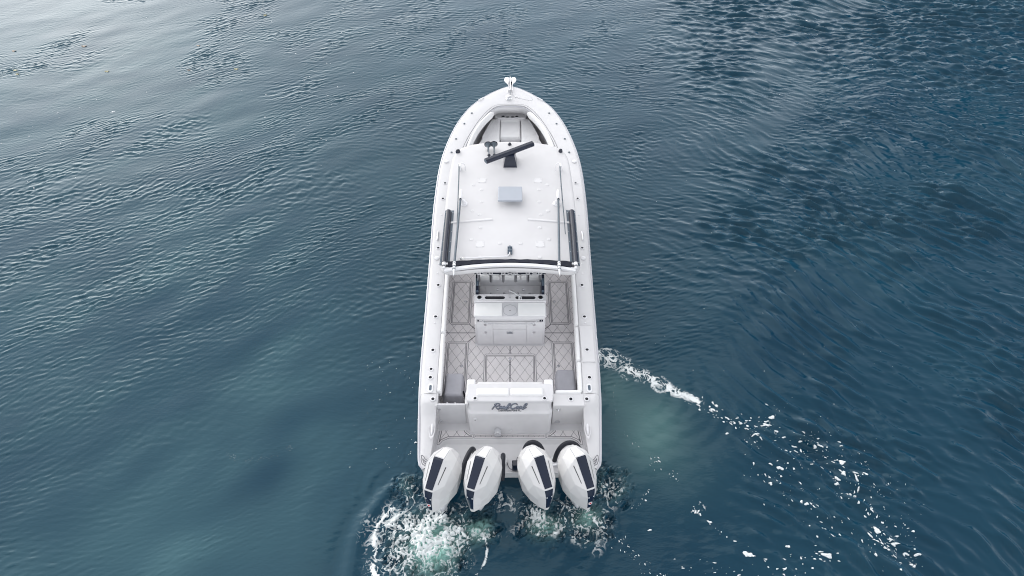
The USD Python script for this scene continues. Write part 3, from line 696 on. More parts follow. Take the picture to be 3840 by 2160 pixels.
for x, y in ((1.12, 16.99), (1.315, 16.52), (1.52, 15.87), (1.615, 15.31)):
    for sg in (1, -1):
        obj('deck_fitting', lathe([(.03, 0), (.026, .008), (.014, .010), (.001, .004)], (sg * x, y, dz(x, y) + .006), 14), 'pole', boat, smooth=35)
for x, y in ((1.73, 14.94), (1.752, 11.48)):
    for sg in (1, -1):
        obj('deck_light', lathe([(.062, 0), (.056, .014), (.03, .022), (.001, .024)], (sg * x, y, dz(x, y) + .002), 18), 'alu', boat, smooth=35)
for x, y in ((1.785, 12.2),):
    for sg in (1, -1):
        obj('pop_up_cleat', sbx(sg * x - .022, sg * x + .022, y - .16, y + .16, dz(x, y) - .01, dz(x, y) + .03, .02), 'steel', boat, smooth=True)
for x, y in ((1.63, 7.85),):
    for sg in (1, -1):
        pr = obj('hawse_hole', slab(affinity.translate(rrect(-.055, .055, -.11, .11, .054), sg * x, y), dz(x, y) - .01, dz(x, y) + .012, .008), 'alu', boat)
        obj('hawse_opening', slab(affinity.translate(rrect(-.027, .027, -.065, .065, .026), sg * x, y), dz(x, y), dz(x, y) + .0145, .002), 'plate', pr)
for x, y in ((1.71, 11.0), (1.665, 9.55), (1.735, 12.93), (1.70, 11.29)):
    for sg in (1, -1):
        obj('deck_screw', lathe([(.016, 0), (.012, .008), (.001, .009)], (sg * x, y, dz(x, y) + .003), 10), 'steel', boat, smooth=35)
for sg in (1, -1):
    obj('bow_cleat', sbx(sg * .87 - .018, sg * .87 + .018, 17.52, 17.74, 1.695, 1.725, .014).apply_transform(trimesh.transformations.rotation_matrix(sg * .8, (0, 0, 1), (sg * .87, 17.63, 1.7))), 'alu', boat, smooth=True)

# ------------------------------------------------------------------ leaning post with tackle station
lp_ = obj('leaning_post', cat(slab(rrect(-.785, .785, 9.51, 10.95, .06), FL, 1.19, .01), cbox(-.76, .76, 9.53, 10.10, 1.18, 1.375, .02)), 'liner', boat, smooth=30, label='white leaning post with bait sinks, cutting boards and tackle drawers')
obj('door_panel', cbox(-.735, -.384, 9.497, 9.515, .50, 1.275, .004), 'liner', lp_)
obj('door_panel', cbox(.372, .735, 9.497, 9.515, .50, 1.275, .004), 'liner', lp_)
obj('drawer_front', cbox(-.378, .366, 9.497, 9.515, 1.03, 1.275, .004), 'liner', lp_)
obj('drawer_front', cbox(-.378, .366, 9.495, 9.515, .50, 1.022, .004), 'liner', lp_)
obj('drawer_handle', cat(cbox(-.08, .07, 9.488, 9.50, .87, .965, .004)), 'steel', lp_)
obj('handle_recess', cbox(-.062, .052, 9.485, 9.50, .89, .925, .003), 'plate', lp_)
for x in (-.545, .535):
    for z in (1.19, .925):
        obj('latch', lathe([(.001, .012), (.02, .012), (.034, .008), (.036, 0)], (x, 9.497, z), 18, axis=(0, -1, 0)), 'steel', lp_, smooth=35)
obj('towel_rail', tube(curve([(-.61, 9.50, 1.345), (-.57, 9.46, 1.32), (-.48, 9.435, 1.31), (0, 9.43, 1.31), (.47, 9.435, 1.31), (.56, 9.46, 1.32), (.60, 9.50, 1.345)], 30), .012, 8), 'steel', lp_, smooth=True)
for x in (-.70, .665, .71):
    obj('socket', cbox(x - .017, x + .017, 9.49, 9.51, 1.30, 1.345, .004), 'black', lp_)
obj('counter_top', slab(rrect(-.80, .80, 9.555, 9.957, .045), 1.36, 1.40, .014), 'liner', lp_, smooth=35)
for sg in (1, -1):
    a, b = sorted((sg * .178, sg * .775))
    obj('cutting_board', slab(rrect(a, b, 9.575, 9.945, .02), 1.398, 1.412, .004), 'board', lp_, smooth=35)
sk = obj('sink_lid', slab(rrect(-.172, .172, 9.565, 9.945, .012), 1.398, 1.406, .003), 'door', lp_)
obj('lid_circle', extrude(Point(0, 9.735).buffer(.155).difference(Point(0, 9.735).buffer(.151)).intersection(sbox(-.165, 9.58, .165, 9.93)), 1.406, 1.4075), 'plate', sk, smooth=False)
obj('finger_hole', lathe([(.013, 0), (.001, .001)], (0, 9.728, 1.4065), 12), 'dark', sk, smooth=False)
slots = [rrect(-.566, -.114, 10.022, 10.108, .042), rrect(.118, .57, 10.022, 10.108, .042)]
cups = [Point(-.687, 10.067).buffer(.050), Point(.687, 10.067).buffer(.050)]
ledge = rrect(-.805, .805, 9.965, 10.155, .03)
obj('sink_ledge', cat(extrude(ledge.difference(unary_union(slots + cups)), 1.395, 1.45), extrude(ledge.buffer(.004).difference(ledge.buffer(-.01)), 1.36, 1.456)), 'liner', lp_, smooth=30)
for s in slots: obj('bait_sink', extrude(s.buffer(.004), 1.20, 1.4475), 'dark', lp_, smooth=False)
for s in cups:
    c = s.centroid
    obj('cup_holder', lathe([(.062, .001), (.058, .007), (.048, .006), (.046, -.07), (.001, -.072)], (c.x, c.y, 1.451), 20), 'steel', lp_, smooth=35)
    obj('cup_liner', lathe([(.043, -.05), (.001, -.049)], (c.x, c.y + .0, 1.451), 16), 'dark', lp_)
fa = obj('faucet', tube(curve([(0, 10.055, 1.45), (0, 10.055, 1.60), (.0, 10.05, 1.70)], 8), .012, 8), 'steel', lp_, smooth=True)
obj('spout', tube([(0, 10.06, 1.70), (.12, 9.965, 1.71), (.255, 9.85, 1.705)], .016, 8), 'steel', fa, smooth=True)
obj('nozzle', cat(tube([(.245, 9.85, 1.70), (.245, 9.845, 1.63)], .009, 6), tube([(.20, 9.89, 1.70), (.20, 9.88, 1.61)], .014, 6)), 'alu', fa)
obj('tackle_shelf', cbox(-.695, .695, 10.13, 10.655, 1.14, 1.20, .006), 'liner', lp_)
for a, b in ((-.565, -.035), (.045, .545)):
    li = obj('tackle_lid', cat(slab(rrect(a, b, 10.33, 10.612, .02), 1.198, 1.211, .004), slab(rrect(a + .05, b - .04, 10.35, 10.585, .008), 1.208, 1.2145, .002)), 'liner', lp_, smooth=35)
    latch((a + b) / 2 + .01, 10.51, 1.2145, li, .034)
    for x in (a + .13, b - .10):
        obj('hinge', cat(cbox(x - .025, x + .025, 10.383, 10.40, 1.214, 1.224, .003), cbox(x - .025, x + .025, 10.405, 10.422, 1.214, 1.224, .003)), 'steel', li)
obj('backrest_panel', grid([[(x, 10.655, 1.19) for x in (-.70, .70)], [(x, 10.70, 1.37) for x in (-.70, .70)]]), 'door', lp_, smooth=False)
for a, b in ((-.70, -.245), (-.235, .235), (.245, .70)):
    sc_ = obj('seat_back', cat(sbx(a, b, 10.69, 10.88, 1.32, 1.47, .035), sbx(a + .05, b - .05, 10.80, 10.98, 1.40, 1.56, .04)), 'vinyl', lp_, smooth=35)
for sg in (1, -1):
    a, b = sorted((sg * .705, sg * .775))
    q = lambda dx: [(x, y, z) for x in (a + dx, b - dx) for y, z in ((10.15, 1.19), (10.15, 1.46), (10.30, 1.53), (10.62, 1.62), (10.66, 1.19))]
    am = obj('side_arm', hullpts(q(0)), 'black', lp_)
    xa, xb = sorted((sg * .777, sg * .793))
    obj('arm_shell', hullpts([(x, y, z) for x in (xa, xb) for y, z in ((10.14, 1.0), (10.14, 1.46), (10.30, 1.545), (10.66, 1.66), (10.72, 1.0))]), 'gel', lp_)
    obj('arm_panel', hullpts([(x, y, z + dzz) for x in (a + .012, b - .008) for y, z in ((10.34, 1.545), (10.52, 1.593)) for dzz in (-.01, .004)]), 'plate', am)
    obj('arm_speaker', lathe([(.030, .004), (.026, .008), (.024, .002), (.001, .001)], ((a + b) / 2, 10.22, 1.492), 16, axis=(0, -.4, .9)), 'plate', am)
for x in (-.692, -.424, -.150, .122, .395, .667):
    t_ = obj('rod_holder', tube([(x * 1.012, 10.425, 1.60), (x * 1.006, 10.39, 1.78), (x, 10.352, 1.955)], .034, 14, cap=False), 'steel', lp_, smooth=True)
    d0 = np.array([0, -.04, .19]); d0 /= np.linalg.norm(d0)
    obj('holder_rim', lathe([(.034, -.016), (.047, -.012), (.050, .0), (.045, .009), (.034, .008), (.031, -.02), (.001, -.05)], (x, 10.352, 1.955), 18, axis=d0), 'alu', t_, smooth=True)
obj('rod_rail', cbox(-.80, .80, 10.42, 10.47, 1.83, 1.93, .012), 'matte', lp_)
for x in (-.56, .0, .55):
    obj('rail_handle', tube(curve([(x - .055, 10.41, 1.89), (x, 10.395, 1.885), (x + .055, 10.41, 1.89)], 8), .008, 6), 'alu', lp_)
ball = trimesh.creation.icosphere(subdivisions=3, radius=.052); ball.apply_translation((0, 10.40, 1.985))
cm = obj('stern_camera', ball, 'steel', lp_, smooth=True)
obj('camera_cap', lathe([(.054, -.004), (.05, .02), (.03, .042), (.001, .05)], (0, 10.412, 1.99), 16, axis=(0, .3, 1)), 'black', cm, smooth=True)
for x0, x1 in ((-.50, -.44), (-.26, -.20), (-.03, .03), (.20, .26), (.44, .50)):
    obj('seat_strap', cat(tube([(x0, 10.45, 1.84), (x1, 10.66, 1.55)], .005, 5), tube([(x1, 10.45, 1.84), (x0, 10.66, 1.55)], .005, 5)), 'matte', lp_)

# ------------------------------------------------------------------ helm console under the hard top
hc = obj('helm_console', hullpts([(x, y, z) for x, y, z in [(s * .72, yv, zv) for s in (1, -1) for yv, zv in ((11.95, FL), (11.95, 1.35), (12.25, 1.62), (12.7, 1.62), (13.9, .95), (14.0, FL))]]), 'gel', boat)
obj('windshield', hullpts([(s * a, y, z) for s in (1, -1) for a, y, z in ((.66, 12.72, 1.60), (.66, 12.75, 1.60), (.60, 12.35, 2.45), (.60, 12.38, 2.45))]), 'glass', hc)
for sg in (1, -1):
    for y0, y1 in ((12.0, 11.3), (12.9, 12.9)):
        obj('hard_top_leg', tube([(sg * .78, y0, FL), (sg * .80, y0 - .1, 1.4), (sg * .95, y1, 2.55)], .036, 10), 'alu', boat, smooth=True)

# ------------------------------------------------------------------ hard top
HT = [(0, 9.80), (.4, 9.79), (.8, 9.765), (1.10, 9.735), (1.24, 9.73), (1.34, 9.755), (1.43, 9.83), (1.475, 9.945), (1.487, 10.1), (1.492, 10.8), (1.495, 11.8), (1.482, 12.55), (1.462, 13.15), (1.43, 13.62), (1.365, 13.86), (1.26, 14.03), (1.13, 14.13), (.95, 14.205), (.55, 14.275), (0, 14.305)]
hh = half(HT, 90)
ring = np.vstack([hh, (hh * [-1, 1])[::-1][1:-1]])                              # starboard aft round the bow end to port aft
def ztop(x, y): return 2.585 + .045 * (1 - (np.asarray(x) / 1.5) ** 2) - .02 * np.clip((np.asarray(y) - 13.2) / 1.1, 0, 1) ** 2
cen_ = np.array([0, 12.0])
def hring(k, dzv):
    """the outline pulled in by k metres"""
    c = ring.copy(); dd = np.roll(c, -1, 0) - np.roll(c, 1, 0); nv = np.stack([-dd[:, 1], dd[:, 0]], 1); nv /= np.linalg.norm(nv, axis=1, keepdims=True)
    c = c + nv * k
    return np.c_[c, ztop(c[:, 0], c[:, 1]) + dzv]
gut = lambda c, a: np.where(c[:, 1] < 9.97, a, 0)
r_ = [hring(.10, -.085), hring(.02, -.078), hring(.0, -.055), hring(.004, -.03), hring(.018, -.012), hring(.045, -.002)]
for k, dv in ((.07, -.016), (.10, -.045), (.135, -.05), (.16, -.02), (.175, .0)):
    c = hring(k, 0); aft = (c[:, 1] < 9.99) & (np.abs(c[:, 0]) < 1.36)
    c[:, 2] += np.where(aft, dv, 0); r_.append(c)
inner = hring(.19, 0)
for s in (.25, .5, .75, 1.0):
    c = np.c_[inner[:, :2] * [1 - s, 1] , np.zeros(len(inner))]
    c[:, 1] = inner[:, 1] * 1.0
    c[:, 2] = ztop(c[:, 0], c[:, 1]); r_.append(c) if s == .25 else r_.append(c)
r_.insert(len(r_) - 4, inner)
under = [hring(.10, -.085)]
c = under[0].copy(); c[:, 0] *= .02; under.append(c)
ht = obj('hard_top', cat(grid(r_, close=True), grid(under, close=True, flip=True)), 'deck', boat, smooth=38, label='large white hard top with radar, air horns and folded sun shade')
def on_top(poly, h, r=.004, lift=0.0, chamfer=True):
    m = slab(poly, 0, h, r)
    v = np.array(m.vertices); v[:, 2] += ztop(v[:, 0], v[:, 1]) + lift - .004
    return trimesh.Trimesh(v, m.faces, process=False)
# aft light bar and sun shade band
def band(y0f, y1f, xs, h0, h1):
    t = np.linspace(xs[0], xs[1], 40)
    def row(yf, h): return np.stack([t, yf(t), ztop(t, yf(t)) + h], 1)
    return grid([row(y0f, 0 - .02), row(y0f, h0), row(y1f, h1), row(y1f, -.02)])
yb = lambda t: 9.925 - .125 * (t / 1.37) ** 2
obj('light_bar', band(lambda t: yb(t) - .03, lambda t: yb(t) + .035, (-1.37, 1.37), .035, .045), 'alu', ht, smooth=25)
obj('bar_gap', band(lambda t: yb(t) + .037, lambda t: yb(t) + .068, (-1.31, 1.31), .012, .012), 'plate', ht, smooth=25)
shp = lambda t: yb(t) + .07
sh_ = band(shp, lambda t: 10.085 - .035 * (t / 1.3) ** 2, (-1.31, 1.31), .03, .03)
v = sh_.vertices.copy(); v[:, 2] += .004 * np.sin(v[:, 0] * 23) * (v[:, 2] > 2.58); v[:, 1] += .004 * np.sin(v[:, 0] * 17 + 1)
obj('sun_shade', trimesh.Trimesh(v, sh_.faces, process=False), 'matte', ht, smooth=25, label='black folded sun shade across the aft edge')
for sg in (1, -1):
    pts = [(sg * 1.385, 9.985), (sg * 1.392, 10.8), (sg * 1.390, 11.615)]
    path = [(x, y, float(ztop(x, y)) + .058) for x, y in curve(pts, 12)]
    tb = obj('shade_tube', tube(path, .056, 16), 'black', ht, smooth=35)
    x0, x1 = sorted((sg * 1.272, sg * 1.475))
    plp = Polygon([(x0 + (0 if sg > 0 else -.01), 9.98), (x1 + (0 if sg > 0 else .0), 9.96), (x1 + .0, 11.69), (x0, 11.70)])
    pm = obj('shade_plate', on_top(plp, .012), 'plate', ht)
    pm2 = obj('tube_saddle', on_top(sbox(min(sg * 1.32, sg * 1.45), 9.99, max(sg * 1.32, sg * 1.45), 11.62), .03), 'black', ht)
    for yb_ in np.linspace(10.05, 11.62, 6):
        for xx in (x0 + .022, x1 - .02):
            obj('plate_bolt', lathe([(.010, 0), (.008, .006), (.001, .007)], (xx, yb_, float(ztop(xx, yb_)) + .008), 8), 'steel', pm)
    zt = float(ztop(1.38, 9.95)) + .058
    arm = obj('shade_arm', cat(tube([(sg * 1.383, 10.0, zt), (sg * 1.383, 9.90, zt)], .045, 12), tube([(sg * 1.38, 9.90, zt), (sg * 1.378, 9.83, zt - .02)], .032, 10), tube([(sg * 1.383, 9.955, zt), (sg * 1.30, 9.955, zt + .01)], .02, 8), cbox(min(sg * 1.27, sg * 1.38), max(sg * 1.27, sg * 1.38), 9.835, 9.865, zt - .035, zt - .005, .008)), 'alu', ht, smooth=35)
    obj('arm_collar', tube([(sg * 1.381, 9.893, zt), (sg * 1.381, 9.880, zt)], .036, 12), 'black', arm)
    # half round cable covers
    t = np.linspace(0, 1, 16); X_ = sg * (1.325 - .93 * t); Y_ = 11.283 + .078 * t
    obj('cable_cover', tube(np.stack([X_, Y_, ztop(X_, Y_) + .002], 1), .032, 10, ry=.5), 'gel', ht, smooth=35)
    for px, py, qx, qy in ((.56, 12.65, .755, 12.815), (.555, 10.485, .745, 10.67)):
        xa, xb = sorted((sg * px, sg * qx))
        pl2 = obj('access_plate', on_top(rrect(xa, xb, py, qy, .02), .008, .004), 'gel', ht)
        for a in (xa + .025, xb - .025):
            for b in (py + .025, qy - .025):
                obj('plate_screw', lathe([(.012, 0), (.009, .006), (.001, .007)], (a, b, float(ztop(a, b)) + .007), 8), 'alu', pl2)
CAPS = [(.868, 12.58), (.671, 12.396), (.662, 11.965), (.855, 11.66), (.69, 11.524), (.650, 11.097), (.842, 10.727), (.221, 10.595), (.636, 10.177)]
for x, y in CAPS:
    for sg in (1, -1):
        obj('screw_cap', lathe([(.046, 0), (.042, .006), (.03, .009), (.012, .009), (.008, .006), (.001, .006)], (sg * x, y, float(ztop(x, y)) - .001), 16), 'gel', ht, smooth=35)
# flat antenna on a pedestal
da = obj('satellite_panel', slab(rrect(-.278, .278, 11.825, 12.325, .025), 2.745, 2.78, .012), 'dish', ht, smooth=35, label='flat blue grey antenna panel on a short pedestal')
obj('pedestal', lathe([(.12, 2.60), (.10, 2.66), (.06, 2.70), (.06, 2.75)], (0, 12.07, 0), 20), 'gel', da, smooth=35)
# folded whip antenna lying on the top
ZA = float(ztop(0, 10.2)) + .03
wh = obj('whip_antenna', tube(np.vstack([[(-1.02, 10.112, ZA - .01)], curve([(-.95, 10.115, ZA), (-.5, 10.14, ZA), (-.18, 10.158, ZA), (-.06, 10.18, ZA), (-.012, 10.23, ZA), (-.005, 10.29, ZA)], 24)]), .015, 8), 'alu', ht, smooth=True)
obj('antenna_ferrule', cat(cbox(-1.055, -1.015, 10.085, 10.14, ZA - .03, ZA + .025, .01), tube([(-1.02, 10.112, ZA - .005), (-.965, 10.114, ZA)], .02, 8)), 'steel', wh)
am_ = obj('antenna_mount', cat(cbox(-.045, .045, 10.28, 10.46, ZA - .03, ZA - .01, .006), tube([(-.003, 10.29, ZA), (-.003, 10.47, ZA)], .026, 8), cbox(-.05, .05, 10.32, 10.36, ZA - .02, ZA + .03, .008), cbox(-.05, .05, 10.41, 10.45, ZA - .02, ZA + .03, .008), cbox(-.05, -.025, 10.24, 10.46, ZA - .025, ZA + .01, .005), cbox(.025, .05, 10.24, 10.46, ZA - .025, ZA + .01, .005)), 'plate', ht)
# outriggers
for sg in (1, -1):
    z0 = float(ztop(1.2, 12)) + .12
    if sg < 0: A, B_ = (-1.232, 13.2), (-1.165, 11.02)
    else: A, B_ = (1.192, 13.2), (1.205, 10.82)
    if sg > 0: pth = [(1.192, 13.2, z0), (1.191, 12.7, z0), (1.196, 11.9, z0), (1.206, 10.82, z0 - .03)]
    else: pth = [(-1.232, 13.2, z0), (-1.21, 12.65, z0), (-1.19, 11.9, z0), (-1.165, 11.05, z0 - .03)]
    fp = obj('outrigger_pole', tube(curve(pth, 20), np.linspace(.017, .009, 20), 8), 'pole', ht, smooth=True)
    xs_ = sg * 1.21
    obj('pole_foot', cat(cbox(xs_ - .028, xs_ + .028, 13.12, 13.24, z0 - .13, z0 + .02, .01), lathe([(.05, 0), (.045, .012), (.001, .014)], (xs_, 13.18, z0 - .14), 16)), 'alu', fp)
    obj('pole_hook', tube(curve([(xs_ - sg * .01, 13.24, z0), (xs_ - sg * .05, 13.27, z0), (xs_ - sg * .10, 13.24, z0 - .02), (xs_ - sg * .125, 13.16, z0 - .06), (xs_ - sg * .125, 13.10, z0 - .10)], 14), .007, 6), 'steel', fp)
    xa, xb = (-1.132, -1.158) if sg < 0 else (1.101, 1.027)
    xe = -1.157 if sg < 0 else 1.023
    sp = obj('outrigger_pole', tube([(xa, 11.93, z0 + .02), ((xa + xb) / 2, 10.9, z0 + .01), (xb, 9.88, z0)], [.024, .026, .026], 10), 'pole', ht, smooth=True)
    mx = -1.065 if sg < 0 else 1.067
    obj('outrigger_base', cat(lathe([(.095, 0), (.09, .02), (.055, .028), (.04, .10), (.001, .11)], (mx, 11.915, float(ztop(mx, 11.9)) - .004), 22), tube([(mx, 11.93, z0 - .04), (xa, 11.93, z0 + .02)], .03, 8)), 'alu', sp, smooth=35)
    obj('outrigger_handle', tube([(xa, 11.91, z0 + .02), (xa - sg * .008, 12.02, z0 + .03), (xa + sg * .003, 12.16, z0 + .03), (xa + sg * .002, 12.25, z0 + .02)], [.022, .036, .034, .02], 10), 'alu', sp, smooth=True)
    obj('grip_ring', tube([(xa, 11.90, z0 + .02), (xa, 11.93, z0 + .02)], .03, 10), 'black', sp)
    obj('pole_tip', tube([(xb, 9.93, z0), (xb, 9.86, z0), (xb, 9.78, z0), (xe, 9.72, z0), (xe, 9.69, z0), (xe, 9.55, z0 - .02)], [.034, .036, .030, .03, .024, .004], 10), 'alu', sp, smooth=35)
    for y_ in (9.885, 9.81, 9.735): obj('tip_ring', tube([(xb, y_ - .008, z0), (xb, y_ + .008, z0)], .037, 10), 'pole', sp)
# radar
zb = float(ztop(0, 13.3))
rd = obj('radar', hullpts([(s * a, y, z) for s in (1, -1) for a, y, z in ((.165, 13.21, zb), (.155, 13.215, zb + .06), (.16, 13.60, zb), (.13, 13.27, zb + .07), (.12, 13.30, zb + .20), (.10, 13.34, zb + .24), (.11, 13.52, zb + .22), (.14, 13.58, zb + .1))]), 'black', ht, smooth=25, label='black open array radar turned at an angle')
ax0, ax1 = np.array([-.585, 13.10]), np.array([.555, 13.80])
dv = (ax1 - ax0) / np.linalg.norm(ax1 - ax0); nv = np.array([-dv[1], dv[0]])
zs0 = zb + .28
sec = [(-.062, -.045), (.055, -.05), (.068, -.02), (.062, .03), (.04, .052), (-.03, .046), (-.058, .022), (-.068, -.02)]
sc = hullpts([(*(p + nv * a), zs0 + b) for p in (ax0, ax1) for a, b in sec])
obj('radar_scanner', sc, 'black', rd, smooth=25)
obj('scanner_end', hullpts([(*(p + nv * a * .97), zs0 + b * .97) for p in (ax0 - dv * .004, ax0 + dv * .01) for a, b in sec]), 'plate', rd)
mid = (ax0 + ax1) / 2
obj('scanner_neck', hullpts([(*(mid + dv * s_ + nv * a), zs0 - .05 + z) for s_, a, z in [(s1, a1, 0) for s1 in (-.17, .17) for a1 in (-.05, .05)] + [(s1, a1, -.06) for s1 in (-.07, .07) for a1 in (-.055, .055)]]), 'black', rd)
obj('radar_pad', lathe([(.15, 0), (.13, .012), (.001, .014)], (-.03, 13.72, zb - .002), 18), 'deck', ht)
# air horns
for (bx_, by_), (mx_, my_) in (((-.519, 13.59), (-.552, 13.98)), ((-.388, 13.60), (-.402, 13.93))):
    zt = zb + .10
    dirv = np.array([mx_ - bx_, my_ - by_, .02]); dirv /= np.linalg.norm(dirv)
    hn = obj('air_horn', lathe([(.012, 0), (.014, .12), (.022, .26), (.040, .33), (.075, .37), (.090, .385), (.086, .39), (.05, .36), (.001, .33)], (bx_, by_, zt), 22, axis=dirv), 'pole', ht, smooth=True)
    hp = lathe([(.078, .372), (.0935, .384), (.094, .392), (.086, .3935), (.04, .362), (.001, .34)], (bx_, by_, zt), 22, axis=dirv)
    obj('horn_bell', hp, 'black', hn, smooth=35)
    b2 = trimesh.creation.icosphere(subdivisions=2, radius=.042); b2.apply_scale((1, 1, .8)); b2.apply_translation((bx_, by_ - .02, zt))
    obj('horn_diaphragm', cat(b2, cbox(bx_ - .02, bx_ + .02, by_ - .03, by_ + .01, zb - .01, zt, .004)), 'black', hn, smooth=35)
    obj('horn_bracket', cbox(mx_ - .012, mx_ + .012, my_ - .12, my_ - .09, zb - .02, zt, .003), 'black', hn)
for x, y, r in ((-1.30, 13.885, .058), (1.25, 13.895, .052)):
    obj('navigation_light', cat(lathe([(r, 0), (r, .03), (r * .8, .07), (r * .5, .085), (.001, .09)], (x, y, float(ztop(x, y)) - .01), 18)), 'black', ht, smooth=35)
x, y = -.015, 14.15
obj('masthead_light', cat(lathe([(.05, 0), (.048, .012), (.034, .016), (.033, .05), (.02, .062), (.001, .064)], (x, y, float(ztop(x, y)) - .004), 18)), 'black', ht, smooth=35)

# ------------------------------------------------------------------ bow seating
bsole = Jp.intersection(sbox(-2, 14.1, 2, 18))
obj('bow_sole', extrude(bsole, .50, .53), 'liner', boat, smooth=False)
bw = obj('bow_seat', extrude(Polygon([(-1.12, 15.4), (-.36, 15.4), (-.34, 16.35), (-.315, 16.57), (.305, 16.57), (.34, 16.35), (.36, 15.4), (1.12, 15.4), (1.08, 15.6), (.95, 16.2), (.85, 16.6), (.62, 17.38), (.50, 17.52), (-.50, 17.52), (-.62, 17.38), (-.85, 16.6), (-.95, 16.2), (-1.08, 15.6)]), .53, 1.02), 'liner', boat, smooth=False, label='white bow lounge seating')
for sg in (1, -1):
    P1 = Polygon([(sg * .325, 15.98), (sg * .312, 17.415), (sg * .39, 17.49), (sg * .55, 17.475), (sg * .60, 17.36), (sg * .83, 16.62), (sg * .83, 16.47), (sg * .935, 16.2), (sg * 1.05, 15.6), (sg * 1.08, 15.42), (sg * .42, 15.42), (sg * .37, 15.98)]).buffer(-.02).buffer(.02)
    cu = obj('seat_cushion', slab(P1, 1.015, 1.125, .03, 4), 'vinyl', bw, smooth=35)
    ql = P1.buffer(-.06)
    obj('quilt_stitching', extrude(ql.intersection(diamonds(ql, w=.0016, dx=.055, dy=.055)), 1.1245, 1.1257), 'liner', cu, smooth=False)
    cc = np.array([(.505, 17.10), (.66, 16.90), (.86, 16.55), (1.02, 16.15), (1.14, 15.7), (1.22, 15.2)]) * [sg, 1]
    t = curve(cc, 30)
    zz = sheer(t[:, 1]) - .085
    rr = np.full(30, .066); rr[[0, -1]] = .03; rr[[1, -2]] = .056
    obj('back_bolster', tube(np.c_[t, zz], rr, 16, ry=1.75), 'vinyl', bw, smooth=True)
obj('centre_cushion', sbx(-.296, .280, 16.56, 17.46, 1.01, 1.13, .035), 'vinyl', bw, smooth=35)
obj('centre_backrest', sbx(-.292, .276, 17.34, 17.45, 1.09, 1.152, .028), 'vinyl', bw, smooth=35)
obj('step', cbox(-.305, .295, 16.42, 16.565, .53, .90, .015), 'liner', bw)
for sg in (1, -1): obj('strut', tube([(sg * .29 - .008, 16.555, 1.02), (sg * .29 - .008, 16.55, .92)], .007, 6), 'black', bw)
sh2 = obj('cup_shelf', slab(Polygon([(-.46, 17.43), (-.36, 17.42), (-.30, 17.40), (.29, 17.40), (.35, 17.42), (.45, 17.43), (.52, 17.88), (-.52, 17.88)]), 1.0, 1.20, .02), 'liner', bw)
for x, y in ((-.219, 17.485), (-.087, 17.455), (.059, 17.455), (.189, 17.485)):
    obj('cup_holder', lathe([(.055, .0), (.052, .008), (.040, .007), (.038, .002)], (x, y, 1.201), 18), 'steel', sh2, smooth=35)
    obj('cup_bore', lathe([(.041, .003), (.001, .002)], (x, y, 1.201), 16), 'dark', sh2)
# foredeck hatch, windlass, bow roller
def fz(m, lift=0.004):
    v = np.array(m.vertices); v[:, 2] += sheer(v[:, 1]) + lift; return trimesh.Trimesh(v, m.faces, process=False)
hp = Polygon([(.055, 18.03), (.14, 18.07), (.30, 18.00), (.46, 17.88), (.60, 17.72), (.655, 17.60), (.58, 17.555), (.30, 17.66), (.13, 17.755), (.06, 17.82)]).buffer(-.03).buffer(.03)
hh_ = obj('anchor_locker_hatch', fz(slab(hp, 0, .012, .006), .006), 'gel', boat)
obj('hatch_seam', fz(extrude(hp.buffer(.009).difference(hp.buffer(.001)), 0, .003), .010), 'rubrail', hh_, smooth=False)
for x, y in ((.145, 17.725), (.24, 17.70)): obj('hinge', fz(cbox(x - .022, x + .022, y - .02, y + .01, .012, .022, .003)), 'steel', hh_)
wl = obj('windlass', lathe([(.09, 0), (.09, .02), (.06, .028), (.05, .05), (.08, .075), (.085, .095), (.05, .115), (.001, .12)], (-.055, 17.66, 1.685), 24), 'steel', boat, smooth=35)
rl = obj('bow_roller', cat(cbox(-.075, -.060, 17.95, 18.52, 1.70, 1.80, .004), cbox(.045, .060, 17.95, 18.52, 1.70, 1.80, .004), cbox(-.075, .06, 17.95, 18.45, 1.695, 1.715, .004)), 'galv', boat)
obj('roller_wheel', tube([(-.06, 18.44, 1.76), (.045, 18.44, 1.76)], .035, 12), 'black', rl)
an = thing('anchor', 'bright plough anchor with two rounded flukes stowed on the bow roller', 'anchor')
hz = [(0, 18.80), (.035, 18.84), (.06, 18.91), (.095, 18.965), (.14, 18.955), (.175, 18.88), (.185, 18.77), (.165, 18.66), (.12, 18.56), (.075, 18.46), (.05, 18.32), (.03, 18.20), (0, 18.18)]
for sg in (1, -1):
    pg = Polygon([(sg * x, y) for x, y in hz]).buffer(0)
    m = extrude(pg.segmentize(.03), 0, .022); m = m.subdivide()
    v = m.vertices.copy(); v[:, 2] += 1.70 - np.abs(v[:, 0]) * .35 + (18.5 - v[:, 1]) * .12 + .5 * np.clip(np.abs(v[:, 0]) - .08, 0, 1) ** 1.3; v[:, 0] -= .01
    obj('fluke', trimesh.Trimesh(v, m.faces, process=False), 'galv', an, smooth=35)
obj('shank', hullpts([(x, y, z) for x in (-.026, .006) for y, z in ((18.78, 1.70), (18.72, 1.79), (18.2, 1.80), (18.02, 1.79), (18.02, 1.75), (18.2, 1.76))]), 'galv', an)
for x in (-.034, .014): obj('shank_slot', cbox(x - .008, x + .008, 18.50, 18.62, 1.735, 1.792, .003), 'dark', an)
obj('shackle', cat(tube(curve([(-.03, 18.05, 1.78), (-.035, 18.0, 1.79), (-.01, 17.96, 1.79), (.015, 18.0, 1.79), (.01, 18.05, 1.78)], 12), .010, 6)), 'steel', an)
obj('rode', tube(curve([(-.008, 17.97, 1.79), (-.002, 17.88, 1.755), (.0, 17.78, 1.735), (-.02, 17.70, 1.735)], 10), .015, 6), 'rope', an)

